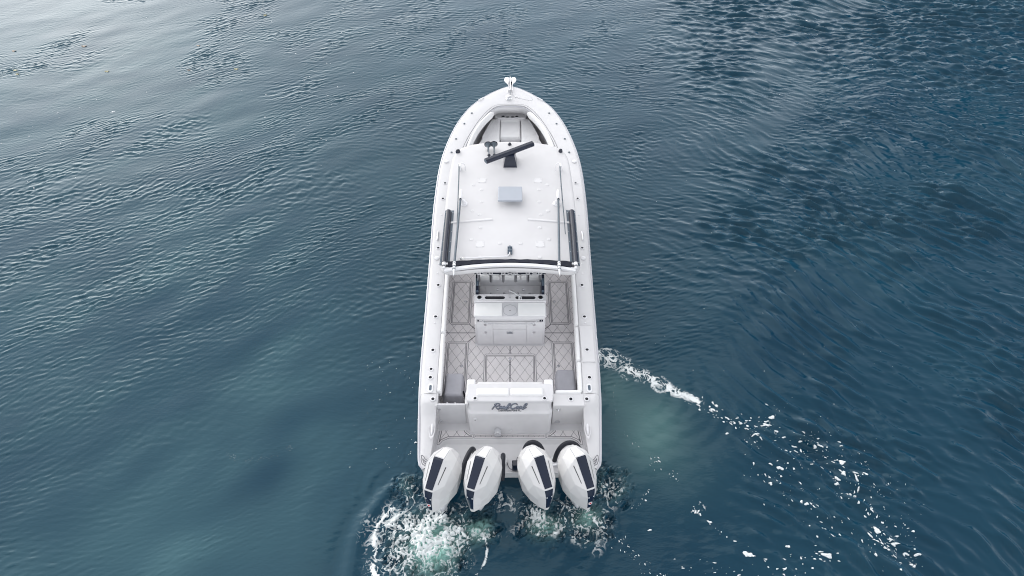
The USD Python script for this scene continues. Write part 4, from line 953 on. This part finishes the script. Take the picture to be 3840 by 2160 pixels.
# ------------------------------------------------------------------ outboard engines
CW = [(.02, .085, 1.62), (-.01, .17, 1.50), (-.02, .215, 1.30), (.0, .20, 1.02), (.05, .15, .86),
      (.12, .10, 1.70), (.42, .125, 1.775), (.88, .095, 1.415), (.935, .075, 1.25), (.955, .045, .95), (.94, .03, .82),
      (.20, .245, 1.60), (.45, .265, 1.60), (.70, .225, 1.42), (.86, .15, 1.25), (.15, .30, 1.32), (.40, .335, 1.27), (.66, .285, 1.17), (.84, .17, 1.10),
      (.18, .27, .98), (.42, .295, .92), (.68, .22, .86), (.86, .11, .83)]
RB = .02
def eng_frame(x0, y0, z0, psi, rho, pit):
    def f(P):
        P = np.asarray(P, float)
        a = np.stack([P[..., 1], -P[..., 0], P[..., 2] - 1.2], -1)
        cp, sp = math.cos(pit), math.sin(pit); a = np.stack([a[..., 0], cp * a[..., 1] - sp * a[..., 2], sp * a[..., 1] + cp * a[..., 2]], -1)
        cr, sr = math.cos(rho), math.sin(rho); a = np.stack([cr * a[..., 0] + sr * a[..., 2], a[..., 1], -sr * a[..., 0] + cr * a[..., 2]], -1)
        cz, sz = math.cos(psi), math.sin(psi); a = np.stack([cz * a[..., 0] - sz * a[..., 1], sz * a[..., 0] + cz * a[..., 1], a[..., 2]], -1)
        return a + np.array([x0, y0, 1.2 + z0])
    return f
cpts = []
for v_, u_, w_ in CW:
    for s_ in (1, -1): cpts.append((v_, s_ * u_, w_))
RB = .05
def inset(v, u, w):
    v = v - .045 * min(1, max(0, (1.3 - w) / .4)) * (v > .6)
    return (.03 + v * .93, math.copysign(max(.004, abs(u) * .90 - .028), u), 1.25 + (w - 1.25) * .915)
cowl = soft(np.array([inset(*p) for p in cpts]), RB)
ray = trimesh.ray.ray_triangle.RayMeshIntersector(cowl)
def drape(pts, normal, off):
    """points pushed onto the cowl along a direction, lifted by off"""
    P = np.asarray(pts, float); n = np.asarray(normal, float); n = np.broadcast_to(n / np.linalg.norm(n, axis=-1, keepdims=True), P.shape)
    o = P + n * 1.0
    loc, ri, _ = ray.intersects_location(o, -n, multiple_hits=False)
    out = P.copy(); out[ri] = loc
    return out + n * off
def strip(quad, normal, off, nu=2, nv=6):
    """a patch given by four corners (a, b, c, d), draped on the cowl"""
    a, b, c, d = map(np.array, quad)
    g = []
    for t in np.linspace(0, 1, nv):
        l, r = a + (d - a) * t, b + (c - b) * t
        g.append([l + (r - l) * s for s in np.linspace(0, 1, nu)])
    g = np.array(g)
    return grid(drape(g.reshape(-1, 3), normal, off).reshape(g.shape))
def cowl_parts():
    out = []
    up = (.30, 0, 1)
    out.append(('top_panel', strip([(.43, -.096, 1.8), (.43, .096, 1.8), (.885, .074, 1.45), (.885, -.074, 1.45)], (.45, 0, 1), .005, 4, 14), 'panel'))
    out.append(('rear_panel', strip([(.893, -.080, 1.41), (.893, .080, 1.41), (.925, .038, .93), (.925, -.038, .93)], (1, 0, .25), .004, 4, 14), 'panel'))
    ln = [strip([(.10, s * .064 - .003, 1.75), (.10, s * .064 + .003, 1.75), (.41, s * .098 + .003, 1.8), (.41, s * .098 - .003, 1.8)], (-.1, 0, 1), .0015, 2, 8) for s in (1, -1)]
    ln.append(strip([(.400, -.098, 1.8), (.400, .098, 1.8), (.405, .098, 1.8), (.405, -.098, 1.8)], (-.1, 0, 1), .0015, 8, 2))
    out.append(('panel_seam', cat(*ln), 'plate'))
    for s in (1, -1):
        out.append(('air_slot', strip([(.50, s * .172 - .008, 1.7), (.50, s * .172 + .008, 1.7), (.77, s * .132 + .005, 1.5), (.77, s * .132 - .005, 1.5)], (.3, s * .25, 1), .002, 2, 8), 'dark'))
        out.append(('cowl_seam', strip([(.06, s * .35, 1.06), (.06, s * .35, 1.065), (.9, s * .25, 1.005), (.9, s * .25, 1.0)], (.15, s, .05), .0015, 2, 20), 'rubrail'))
    em = lathe([(.042, 0), (.038, .006), (.001, .007)], (0, 0, 0), 6, axis=(1, 0, .12)); 
    pe = drape([(1.0, 0, 1.085)], (1, 0, .1), .004)[0]
    em.apply_translation(pe)
    e2 = lathe([(.026, .006), (.001, .009)], pe, 6, axis=(1, 0, .12))
    return out, em, e2
parts_, em1, em2 = cowl_parts()
mid_sec = hullpts([(v, s * u, w) for s in (1, -1) for v, u, w in ((.14, .08, .95), (.40, .08, .95), (.46, .03, .95), (.14, .06, .50), (.34, .05, .50), (.40, .02, .50), (.12, .05, -.55), (.30, .04, -.55), (.40, .015, -.55))])
mount = hullpts([(v, s * u, w) for s in (1, -1) for v, u, w in ((-.20, .10, .60), (.14, .09, .80), (-.20, .10, .36), (.06, .08, .36), (-.04, .10, .80))])
ENG = [('lo', -1.088, 6.160, 0, -21.4, -6.2, -11.8), ('li', -.342, 6.160, .03, -21.6, -6.6, -11.8), ('ri', .342, 6.215, .0, 22.4, 5.8, -9.4), ('ro', 1.094, 6.215, .0, 22.0, 5.8, -9.8)]
LBL = {'lo': 'outermost port engine with a red badge', 'li': 'inner port engine', 'ri': 'inner starboard engine', 'ro': 'outermost starboard engine with a red badge'}
for n_, x_, y_, z_, ps, rh, pt in ENG:
    f = eng_frame(x_, y_, z_, math.radians(ps), math.radians(rh), math.radians(pt))
    mv = lambda m: trimesh.Trimesh(f(np.array(m.vertices)), np.array(m.faces), process=False)
    eg = obj('outboard_engine', mv(cowl), 'cowl', boat, smooth=True, label=LBL[n_])
    for nm, m, ml in parts_: obj(nm, mv(m), ml, eg, smooth=25)
    f2 = eng_frame(x_, y_, z_, math.radians(ps), math.radians(-rh * .6), math.radians(pt * .3))
    obj('leg', trimesh.Trimesh(f2(np.array(mid_sec.vertices)), mid_sec.faces, process=False), 'cowl2', eg, smooth=25)
    f3 = eng_frame(x_, y_, z_, math.radians(ps * .3), 0, 0)
    obj('mount_bracket', trimesh.Trimesh(f3(np.array(mount.vertices)), mount.faces, process=False), 'cowl2', eg, smooth=25)
    if n_ in ('lo', 'ro'):
        obj('emblem', mv(em1), 'alu', eg); obj('emblem', mv(em2), 'red', eg)
# rigging hoses
for k, pts in enumerate([[(-.70, 6.70, .40), (-.715, 6.69, .70), (-.75, 6.62, .86), (-.84, 6.42, .88), (-.91, 6.22, .76), (-.925, 6.12, .62)],
                         [(-.14, 6.62, .40), (-.13, 6.58, .70), (-.135, 6.42, .86), (-.135, 6.24, .78), (-.15, 6.10, .62)],
                         [(.26, 6.62, .40), (.30, 6.70, .74), (.40, 6.76, .87), (.52, 6.745, .89), (.62, 6.66, .85), (.66, 6.5, .66)],
                         [(.90, 6.62, .40), (.93, 6.64, .62), (1.02, 6.71, .80), (1.16, 6.76, .87), (1.30, 6.73, .86), (1.40, 6.62, .74), (1.42, 6.5, .6)]]):
    h_ = obj('rigging_hose', tube(curve(pts, 26), .047, 12), 'hose', boat, smooth=True)
    obj('hose_collar', lathe([(.095, .0), (.09, .025), (.06, .03), (.05, .03)], (pts[0][0], pts[0][1], .385), 18), 'alu', h_, smooth=35)
bt = obj('trim_pump', cbox(.045, .20, 6.41, 6.53, .36, .60, .012), 'black', boat, label='small black box on the motor well')
obj('wire', tube(curve([(.13, 6.52, .58), (.15, 6.6, .55), (.18, 6.66, .45)], 8), .006, 5), 'hose', bt)
obj('wire', tube(curve([(-.12, 6.62, .39), (-.06, 6.58, .40), (-.03, 6.50, .39), (.02, 6.44, .385), (.05, 6.43, .42)], 14), .007, 5), 'hose', boat)
obj('tie_bar', tube([(.60, 6.30, .72), (.78, 6.33, .74), (.93, 6.36, .74)], .022, 8), 'alu', boat)
obj('tie_bar', tube([(-.62, 6.28, .72), (-.74, 6.27, .74), (-.93, 6.24, .74)], .018, 8), 'alu', boat)

# ------------------------------------------------------------------ foam on the water
def blob(cx, cy, r, g, el=1.0, ang=0.0):
    r = r * .46
    n = 9 if r < .03 else 16 if r < .08 else 26
    a = np.linspace(0, 2 * np.pi, n, endpoint=False)
    ph = g.uniform(0, 6.28, 4)
    q = r * (1 + .34 * np.sin(2 * a + ph[0]) + .20 * np.sin(3 * a + ph[1]) + .12 * np.sin(5 * a + ph[2]))
    x, y = q * np.cos(a) * el, q * np.sin(a) / el
    c, s = math.cos(ang), math.sin(ang)
    return np.c_[cx + c * x - s * y, cy + s * x + c * y], n
def blobs(specs, seed):
    g = np.random.default_rng(seed)
    vs, fs, k = [], [], 0
    for cx, cy, r, el, ang in specs:
        p, n = blob(cx, cy, r, g, el, ang)
        cen = np.array([[cx, cy]]); mid_ = p * .72 + cen * .28
        allp = np.vstack([p, mid_, cen])
        h = height(allp[:, 0], allp[:, 1])
        t = min(.016, r * .22)
        h = h + np.r_[np.full(n, .001), np.full(n, .001 + t), .001 + t * 1.15]
        i = np.arange(n); j = (i + 1) % n
        f = np.vstack([np.c_[i, j, n + j], np.c_[i, n + j, n + i], np.c_[n + i, n + j, np.full(n, 2 * n)]])
        vs.append(np.c_[allp, h]); fs.append(f + k); k += 2 * n + 1
    return trimesh.Trimesh(np.vstack(vs), np.vstack(fs), process=False)
g = np.random.default_rng(21)
spec = []
def along(pts, n, width, r0, r1, el=1.3, pw=2.2):
    P = np.array(pts); s = np.r_[0, np.cumsum(np.linalg.norm(np.diff(P, axis=0), axis=1))]
    for q in np.sort(g.uniform(0, s[-1], n)):
        x, y = np.interp(q, s, P[:, 0]), np.interp(q, s, P[:, 1])
        i = min(len(P) - 2, np.searchsorted(s, q, 'right') - 1); dd = P[i + 1] - P[i]
        o = g.normal(0, width)
        nv = np.array([-dd[1], dd[0]]) / (np.linalg.norm(dd) + 1e-9)
        spec.append((x + nv[0] * o, y + nv[1] * o, r0 + (r1 - r0) * g.random() ** pw, el * g.uniform(.8, 1.3), math.atan2(dd[1], dd[0]) + g.normal(0, .4)))
L1 = [(3.56, 8.59), (4.08, 8.32), (4.41, 7.98), (4.83, 7.73), (5.64, 7.68)]
along(L1, 60, .07, .012, .07); along(L1[1:], 34, .13, .02, .085)
B1 = [(5.2, 7.55), (5.5, 7.25), (6.08, 7.2), (6.54, 6.91), (6.87, 6.75), (7.14, 6.40), (7.18, 6.0), (6.95, 5.7), (7.05, 5.37), (7.25, 5.06), (7.5, 4.85), (7.75, 4.8)]
along(B1, 150, .33, .008, .07, 1.3, 3.0); along(B1, 34, .18, .03, .085, 1.5); along(B1[-4:], 40, .10, .015, .07, 1.5); along(B1, 200, .5, .007, .024)
along([(4.39, 4.89), (5.06, 4.85), (5.92, 4.89), (6.23, 4.79)], 26, .08, .012, .06, 1.5)
along([(5.0, 6.9), (5.6, 6.2), (5.9, 5.7), (6.3, 5.2)], 60, .30, .008, .05)
along([(3.0, 4.7), (4.5, 4.55), (6.0, 4.6)], 40, .14, .008, .05)
along([(2.0, 5.2), (2.3, 4.9), (2.7, 4.6), (2.9, 4.4)], 46, .10, .006, .035)
along([(2.35, 8.9), (2.34, 8.42), (2.31, 7.86), (2.46, 7.46), (2.74, 7.12)], 26, .025, .005, .02)
along([(2.41, 5.77), (2.67, 6.0), (2.8, 6.2)], 14, .03, .008, .03)
along([(2.9, 6.86), (3.1, 6.8), (3.24, 6.5), (3.47, 6.5)], 22, .09, .008, .035)
along([(3.55, 5.85), (3.66, 5.75), (3.62, 5.62)], 10, .05, .02, .06); along([(3.75, 5.9), (3.9, 5.8)], 12, .06, .01, .045)
along([(3.9, 5.52), (4.05, 5.35), (4.2, 5.2)], 9, .02, .008, .03)
for x, y, r in ((3.1, 6.81, .045), (2.94, 6.87, .028), (2.71, 5.96, .045), (3.9, 5.52, .07), (2.71, 5.36, .06), (4.31, 5.14, .045), (5.3, 5.04, .07), (5.9, 5.89, .08), (5.81, 5.94, .07), (6.69, 6.44, .09), (6.63, 6.31, .08), (5.71, 7.86, .11), (4.49, 4.89, .14), (5.57, 6.66, .10), (5.3, 6.33, .07), (6.9, 6.80, .12), (7.1, 5.35, .12), (6.0, 4.88, .13), (5.4, 6.75, .06)):
    spec.append((x, y, r, g.uniform(1, 1.4), g.uniform(-.6, .3)))
obj_ = obj('wake_foam', blobs(spec, 5), 'foam', None, smooth=60); tag(obj_, 'white foam clumps strung out in a curved band right of the boat', 'foam', None, 'stuff')
spec = []
for _ in range(300):                                                           # loose flecks adrift, mainly far left and left of the boat
    x, y = g.uniform(-20, -4), g.uniform(15, 27)
    if x < -.77 * y + 2 - 2: pass
    spec.append((x, y, .012 + .035 * g.random() ** 3, 1.2, g.uniform(-.3, .6)))
for _ in range(60):
    spec.append((g.uniform(-3.4, -1.95), g.uniform(6.6, 9.6), .008 + .018 * g.random() ** 3, 1.1, g.uniform(0, 3)))
for _ in range(70):
    spec.append((g.uniform(2.2, 9), g.uniform(9, 14), .006 + .012 * g.random() ** 2, 1.1, g.uniform(0, 3)))
for _ in range(60):
    spec.append((g.uniform(4, 17), g.uniform(15, 26), .008 + .016 * g.random() ** 2, 1.1, g.uniform(0, 3)))
along([(-6.0, 7.0), (-5.6, 6.86), (-5.1, 6.86), (-4.75, 7.02), (-4.6, 7.15)], 46, .035, .004, .012)
for x, y, r in ((-13.22, 19.54, .09), (-2.0, 9.5, .045), (-1.98, 8.05, .045), (-2.0, 7.25, .05), (16.97, 21.89, .06), (11.6, 25.7, .09), (11.9, 25.75, .06), (-15.4, 21.5, .05)):
    spec.append((x, y, r, 1.25, g.uniform(-.4, .4)))
obj_ = obj('foam_flecks', blobs(spec, 6), 'foam', None, smooth=60); tag(obj_, 'tiny white foam flecks scattered loose over the water', 'foam', None, 'stuff')
def lace(x0, x1, y0, y1, dens, name, label, step=.0115, seed=3):
    """foam lace: the surface cells where the foam field passes its threshold"""
    xs_, ys_ = np.arange(x0, x1, step), np.arange(y0, y1, step)
    GX, GY = np.meshgrid(xs_, ys_)
    D_ = dens(GX, GY)
    jx, jy = GX + .07 * sample(F_turb1, GX, GY) + .012 * sample(F_turb2, GX, GY), GY + .07 * sample(F_turb1, GX + 4, GY) + .012 * sample(F_turb2, GX + 3, GY)
    a = np.abs(sample(F_turb2, jx * .62, jy * .62)); b = np.abs(sample(F_turb2, jx * 1.25 + 2, jy * 1.25)); c = np.abs(sample(F_turb1, jx * .9 + 7, jy * .9 + 1))
    veins = np.minimum(np.minimum(a / .8, b / .85), c / .7)                     # small where a vein runs
    n = (sample(F_turb2, jx * 2.6, jy * 2.6)) * .03 + .10 * sample(F_turb1, jx * .8, jy * .8)
    Fv = D_ * (1 + .5 * n) - veins * 1.05 + n * (D_ > .02) * .6
    on = (Fv > -.30) & (D_ > .03)
    cells = on[:-1, :-1] & on[1:, :-1] & on[:-1, 1:] & on[1:, 1:]
    H_ = height(GX, GY) + .003 + np.clip(Fv, 0, 1.2) * .012
    id_ = np.arange(GX.size).reshape(GX.shape)
    q = np.stack([id_[:-1, :-1], id_[:-1, 1:], id_[1:, 1:], id_[1:, :-1]], -1)[cells]
    uq, inv = np.unique(q, return_inverse=True); q = inv.reshape(q.shape)
    v = np.stack([GX, GY, H_], -1).reshape(-1, 3)[uq]
    f = np.vstack([q[:, [0, 1, 2]], q[:, [0, 2, 3]]])
    p_ = obj(name, trimesh.Trimesh(v, f, process=False), 'lace', None, smooth=True)
    UsdGeom.PrimvarsAPI(p_).CreatePrimvar('cover', T.FloatArray, 'vertex').Set(Vt.FloatArray.FromNumpy((sm(-.30, .70, Fv) * sm(.03, .12, D_)).reshape(-1)[uq].astype(np.float32)))
    tag(p_, label, 'foam', None, 'stuff')
def d_wash(x, y):
    t = sample(F_turb1, x * .7 + 2, y * .7)
    d = 2.2 * gauss(x, y, -1.52, 5.16, .20, .18) + .7 * gauss(x, y, -1.42, 4.98, .20, .20) + 1.6 * gauss(x, y, -1.34, 5.48, .10, .20) + .60 * gauss(x, y, -1.75, 5.25, .42, .36) + .38 * gauss(x, y, -2.15, 5.35, .34, .34) + .35 * gauss(x, y, -2.2, 4.70, .30, .25) + .35 * gauss(x, y, -1.1, 4.95, .26, .28)
    d = d + .34 * gauss(x, y, -.93, 5.62, .10, .20) + .34 * gauss(x, y, -.68, 5.25, .32, .07)
    d = d + .85 * gauss(x, y, .66, 5.58, .16, .12) + .30 * gauss(x, y, .42, 5.80, .22, .22) + .40 * gauss(x, y, .75, 5.38, .32, .10)
    d = d + 1.15 * gauss(x, y, 1.50, 5.62, .13, .13) + .42 * gauss(x, y, 1.25, 5.65, .20, .24) + .36 * gauss(x, y, 1.65, 5.35, .22, .24) + .5 * gauss(x, y, 2.0, 6.22, .15, .24)
    d = d + .42 * gauss(x, y, -2.0, 6.22, .09, .12) + .14 * gauss(x, y, 0.1, 6.0, .35, .25)
    q = np.hypot((x + 1.62), (y - 5.1)) / .98; q2 = np.hypot(x + 1.05, y - 4.95) / .62
    ed = .75 + .5 * sample(F_turb1, x * 1.1 + 5, y * 1.1)
    d = d + .75 * ed * np.exp(-((q - 1 - .05 * t) / .035) ** 2) * (x < -1.6) + .75 * ed * np.exp(-((q2 - 1) / .03) ** 2) * (x > -1.0) * (y < 5.25)
    q3 = np.hypot((x - .68) / 1.15, y - 5.62) / .40; d = d + .7 * ed * np.exp(-((q3 - 1) / .05) ** 2) * (y < 5.5)
    q4 = np.hypot((x + .62), y - 5.55) / .42; d = d + .7 * ed * np.exp(-((q4 - 1) / .05) ** 2) * (y < 5.4)
    d = np.where(y > 6.36, d * sm(1.78, 1.86, np.abs(x)), d)
    return np.clip(d * (.78 + .32 * t), 0, 1.4)
lace(-3.0, 2.6, 4.2, 6.7, d_wash, 'propeller_foam', 'churned white foam lace behind the four outboard engines')
def d_line(x, y):
    P = np.array([(1.95, 9.40), (2.10, 9.44), (2.35, 9.42), (2.62, 9.30), (2.70, 9.15), (2.80, 9.02), (3.05, 8.98), (3.25, 8.82), (3.45, 8.70), (3.62, 8.58), (3.9, 8.42), (4.2, 8.25)])
    pl = LineString(P)
    best = np.full(x.shape, 9.0)
    for (ax_, ay), (bx_, by_) in zip(P[:-1], P[1:]):
        dx, dy = bx_ - ax_, by_ - ay; t = np.clip(((x - ax_) * dx + (y - ay) * dy) / (dx * dx + dy * dy), 0, 1)
        best = np.minimum(best, np.hypot(x - ax_ - t * dx, y - ay - t * dy))
    w = np.interp(x, [1.9, 2.6, 3.2, 4.2], [.19, .16, .12, .07])
    d = .80 * np.exp(-(best / w) ** 2)
    q = np.hypot(x - 2.30, y - 9.38); d = d + .35 * np.exp(-((q - .34) / .03) ** 2) * (y > 9.25) * (x < 2.66)
    q = np.hypot((x - 3.42), (y - 8.72)); d = d + .4 * np.exp(-((q - .20) / .035) ** 2)
    return np.clip(d * (.85 + .3 * sample(F_turb1, x, y)), 0, 1.2) * (x > np.interp(y, [8, 10], [1.86, 1.9]))
lace(1.85, 4.4, 8.1, 9.95, d_line, 'side_foam', 'white swirl of foam curling out from the starboard side')

# ------------------------------------------------------------------ fallen leaves adrift
LV = [(-14.42, 22.06, .11, 'dryleaf2', 'round pale yellow leaf floating in the smooth water at the far left'), (-17.73, 22.14, .10, 'dryleaf2', 'cream leaf floating near the left edge of the picture, upper of a close pair'), (-17.53, 21.88, .08, 'dryleaf2', 'greenish leaf floating near the left edge, lower of a close pair'),
      (-18.44, 23.49, .11, 'dryleaf', 'tan leaf floating at the left edge, the farthest left of all'), (-15.99, 23.84, .14, 'dryleaf', 'large tan torn leaf floating on smooth water in the upper left'), (-11.72, 23.89, .09, 'dryleaf', 'orange leaf floating on the rippled patch, upper left of the bow'),
      (-11.52, 22.15, .08, 'dryleaf', 'small orange brown leaf floating below the rippled patch'), (-9.85, 22.22, .10, 'dryleaf2', 'pale tan leaf floating left of the bow'), (-9.79, 26.27, .10, 'dryleaf2', 'cream leaf floating near the top edge, left of the bow')]
for i, (x, y, r, ml, lb) in enumerate(LV):
    r = r * .5
    a = np.linspace(0, 2 * np.pi, 22, endpoint=False); gg = np.random.default_rng(i)
    q = r * (1 + .16 * np.sin(3 * a + gg.uniform(0, 6)) + .12 * np.sin(5 * a + gg.uniform(0, 6)))
    px, py = q * np.cos(a) * 1.2, q * np.sin(a) * .8
    h = float(height(np.array([x]), np.array([y]))[0]) + .012
    v = np.vstack([np.c_[px, py, .004 + .012 * np.cos(2 * a)], np.c_[px, py, -.002 + .012 * np.cos(2 * a)], [(0, 0, .006)], [(0, 0, 0)]]); n = 22
    f = [[k, (k + 1) % n, 2 * n] for k in range(n)] + [[n + (k + 1) % n, n + k, 2 * n + 1] for k in range(n)] + [[k, n + k, n + (k + 1) % n] for k in range(n)] + [[k, n + (k + 1) % n, (k + 1) % n] for k in range(n)]
    t_ = thing('floating_leaf', lb, 'leaf', 'fallen leaves adrift on the water', (x, y, h))
    obj('blade', trimesh.Trimesh(v, f, process=False), ml, t_, smooth=True)
    obj('stalk', tube([(r * .9, 0, .006), (r * 1.3, .02, .008), (r * 1.6, .01, .006)], .004, 5), ml, t_)

# ------------------------------------------------------------------ wooded bank beyond the right of the frame, seen only as a broken reflection
gb = np.random.default_rng(5)
bx0 = np.array([(24, 47), (29.5, 42), (36, 38.5), (43, 36), (52, 36), (64, 39), (80, 44)], float)
bt_ = curve(bx0, 40); nb = np.gradient(bt_, axis=0); nb = np.stack([-nb[:, 1], nb[:, 0]], 1); nb /= np.linalg.norm(nb, axis=1, keepdims=True)
rows = [np.c_[bt_ - nb * w, np.full(40, z) + (0 if z < 0 else gb.normal(0, .1, 40))] for w, z in ((3, -1), (1.5, .3), (-1, 1.2), (-12, 1.6), (-30, 1.8))]
bk = obj('bank', grid(rows), 'bank', None, smooth=True); tag(bk, 'low dark wooded shore', None, None, 'structure')
def tree_proto(seed):
    gt = np.random.default_rng(seed)
    H_ = gt.uniform(15, 18)
    tr = [tube(curve([(0, 0, 0), (.2, .1, H_ * .3), (-.1, .2, H_ * .6), (.1, 0, H_ * .8)], 10), np.linspace(.42, .12, 10), 8)]
    cen = []
    for k in range(9):
        a = gt.uniform(0, 6.28); z = H_ * gt.uniform(.28, .7); L_ = gt.uniform(2.8, 5.2)
        e_ = np.array([math.cos(a) * L_, math.sin(a) * L_, z + gt.uniform(1, 3)])
        tr.append(tube([(0, 0, z), e_ * [.5, .5, 1] + [0, 0, -.6], e_], [.14, .09, .04], 6)); cen.append(e_)
    cen += [np.array([gt.normal(0, 1.5), gt.normal(0, 1.5), H_ * q]) for q in (.45, .6, .75, .88, .95)]
    n = 9000
    c = np.array(cen)[gt.integers(0, len(cen), n)]
    dd = gt.normal(0, 1, (n, 3)); dd /= np.linalg.norm(dd, axis=1, keepdims=True)
    P = c + dd * (gt.random((n, 1)) ** .5) * [2.9, 2.9, 2.2]
    u = gt.normal(0, 1, (n, 3)); u /= np.linalg.norm(u, axis=1, keepdims=True)
    w = np.cross(u, gt.normal(0, 1, (n, 3))); w /= np.linalg.norm(w, axis=1, keepdims=True)
    s = gt.uniform(.28, .52, (n, 1))
    V_ = np.stack([P - u * s, P + w * s * .5, P + u * s, P - w * s * .5], 1).reshape(-1, 3)
    i = np.arange(n)[:, None] * 4
    F_ = np.vstack([i + [0, 1, 2], i + [0, 2, 3]])
    return cat(*tr), trimesh.Trimesh(V_, F_, process=False)
protos = [tree_proto(s) for s in (1, 2, 3)]
first = [None] * 3
spots = [(31.5, 44), (36.5, 41.5), (41.5, 39)]
for i, (x, y) in enumerate(spots):
    k = i % 3
    lb = ['dark leafy bank tree, leftmost of three mirrored as dark ripples at upper right', 'dark leafy bank tree, middle of three mirrored as dark ripples at upper right', 'dark leafy bank tree, rightmost of three mirrored as dark ripples at upper right'][i]
    x_ = UsdGeom.Xform.Define(stage, numbered('/World', 'bank_tree'))
    x_.AddTranslateOp().Set(Gf.Vec3d(x, y, 1.1)); x_.AddRotateZOp().Set(float(gb.uniform(0, 360)))
    tag(x_.GetPrim(), lb, 'tree', 'dark trees on the far bank')
    if first[k] is None:
        first[k] = x_.GetPrim()
        obj('trunk', protos[k][0], 'bark', x_.GetPrim()); obj('crown', protos[k][1], 'leaf', x_.GetPrim(), smooth=False)
    else:
        x_.GetPrim().GetReferences().AddInternalReference(first[k].GetPath()); x_.GetPrim().SetInstanceable(True)
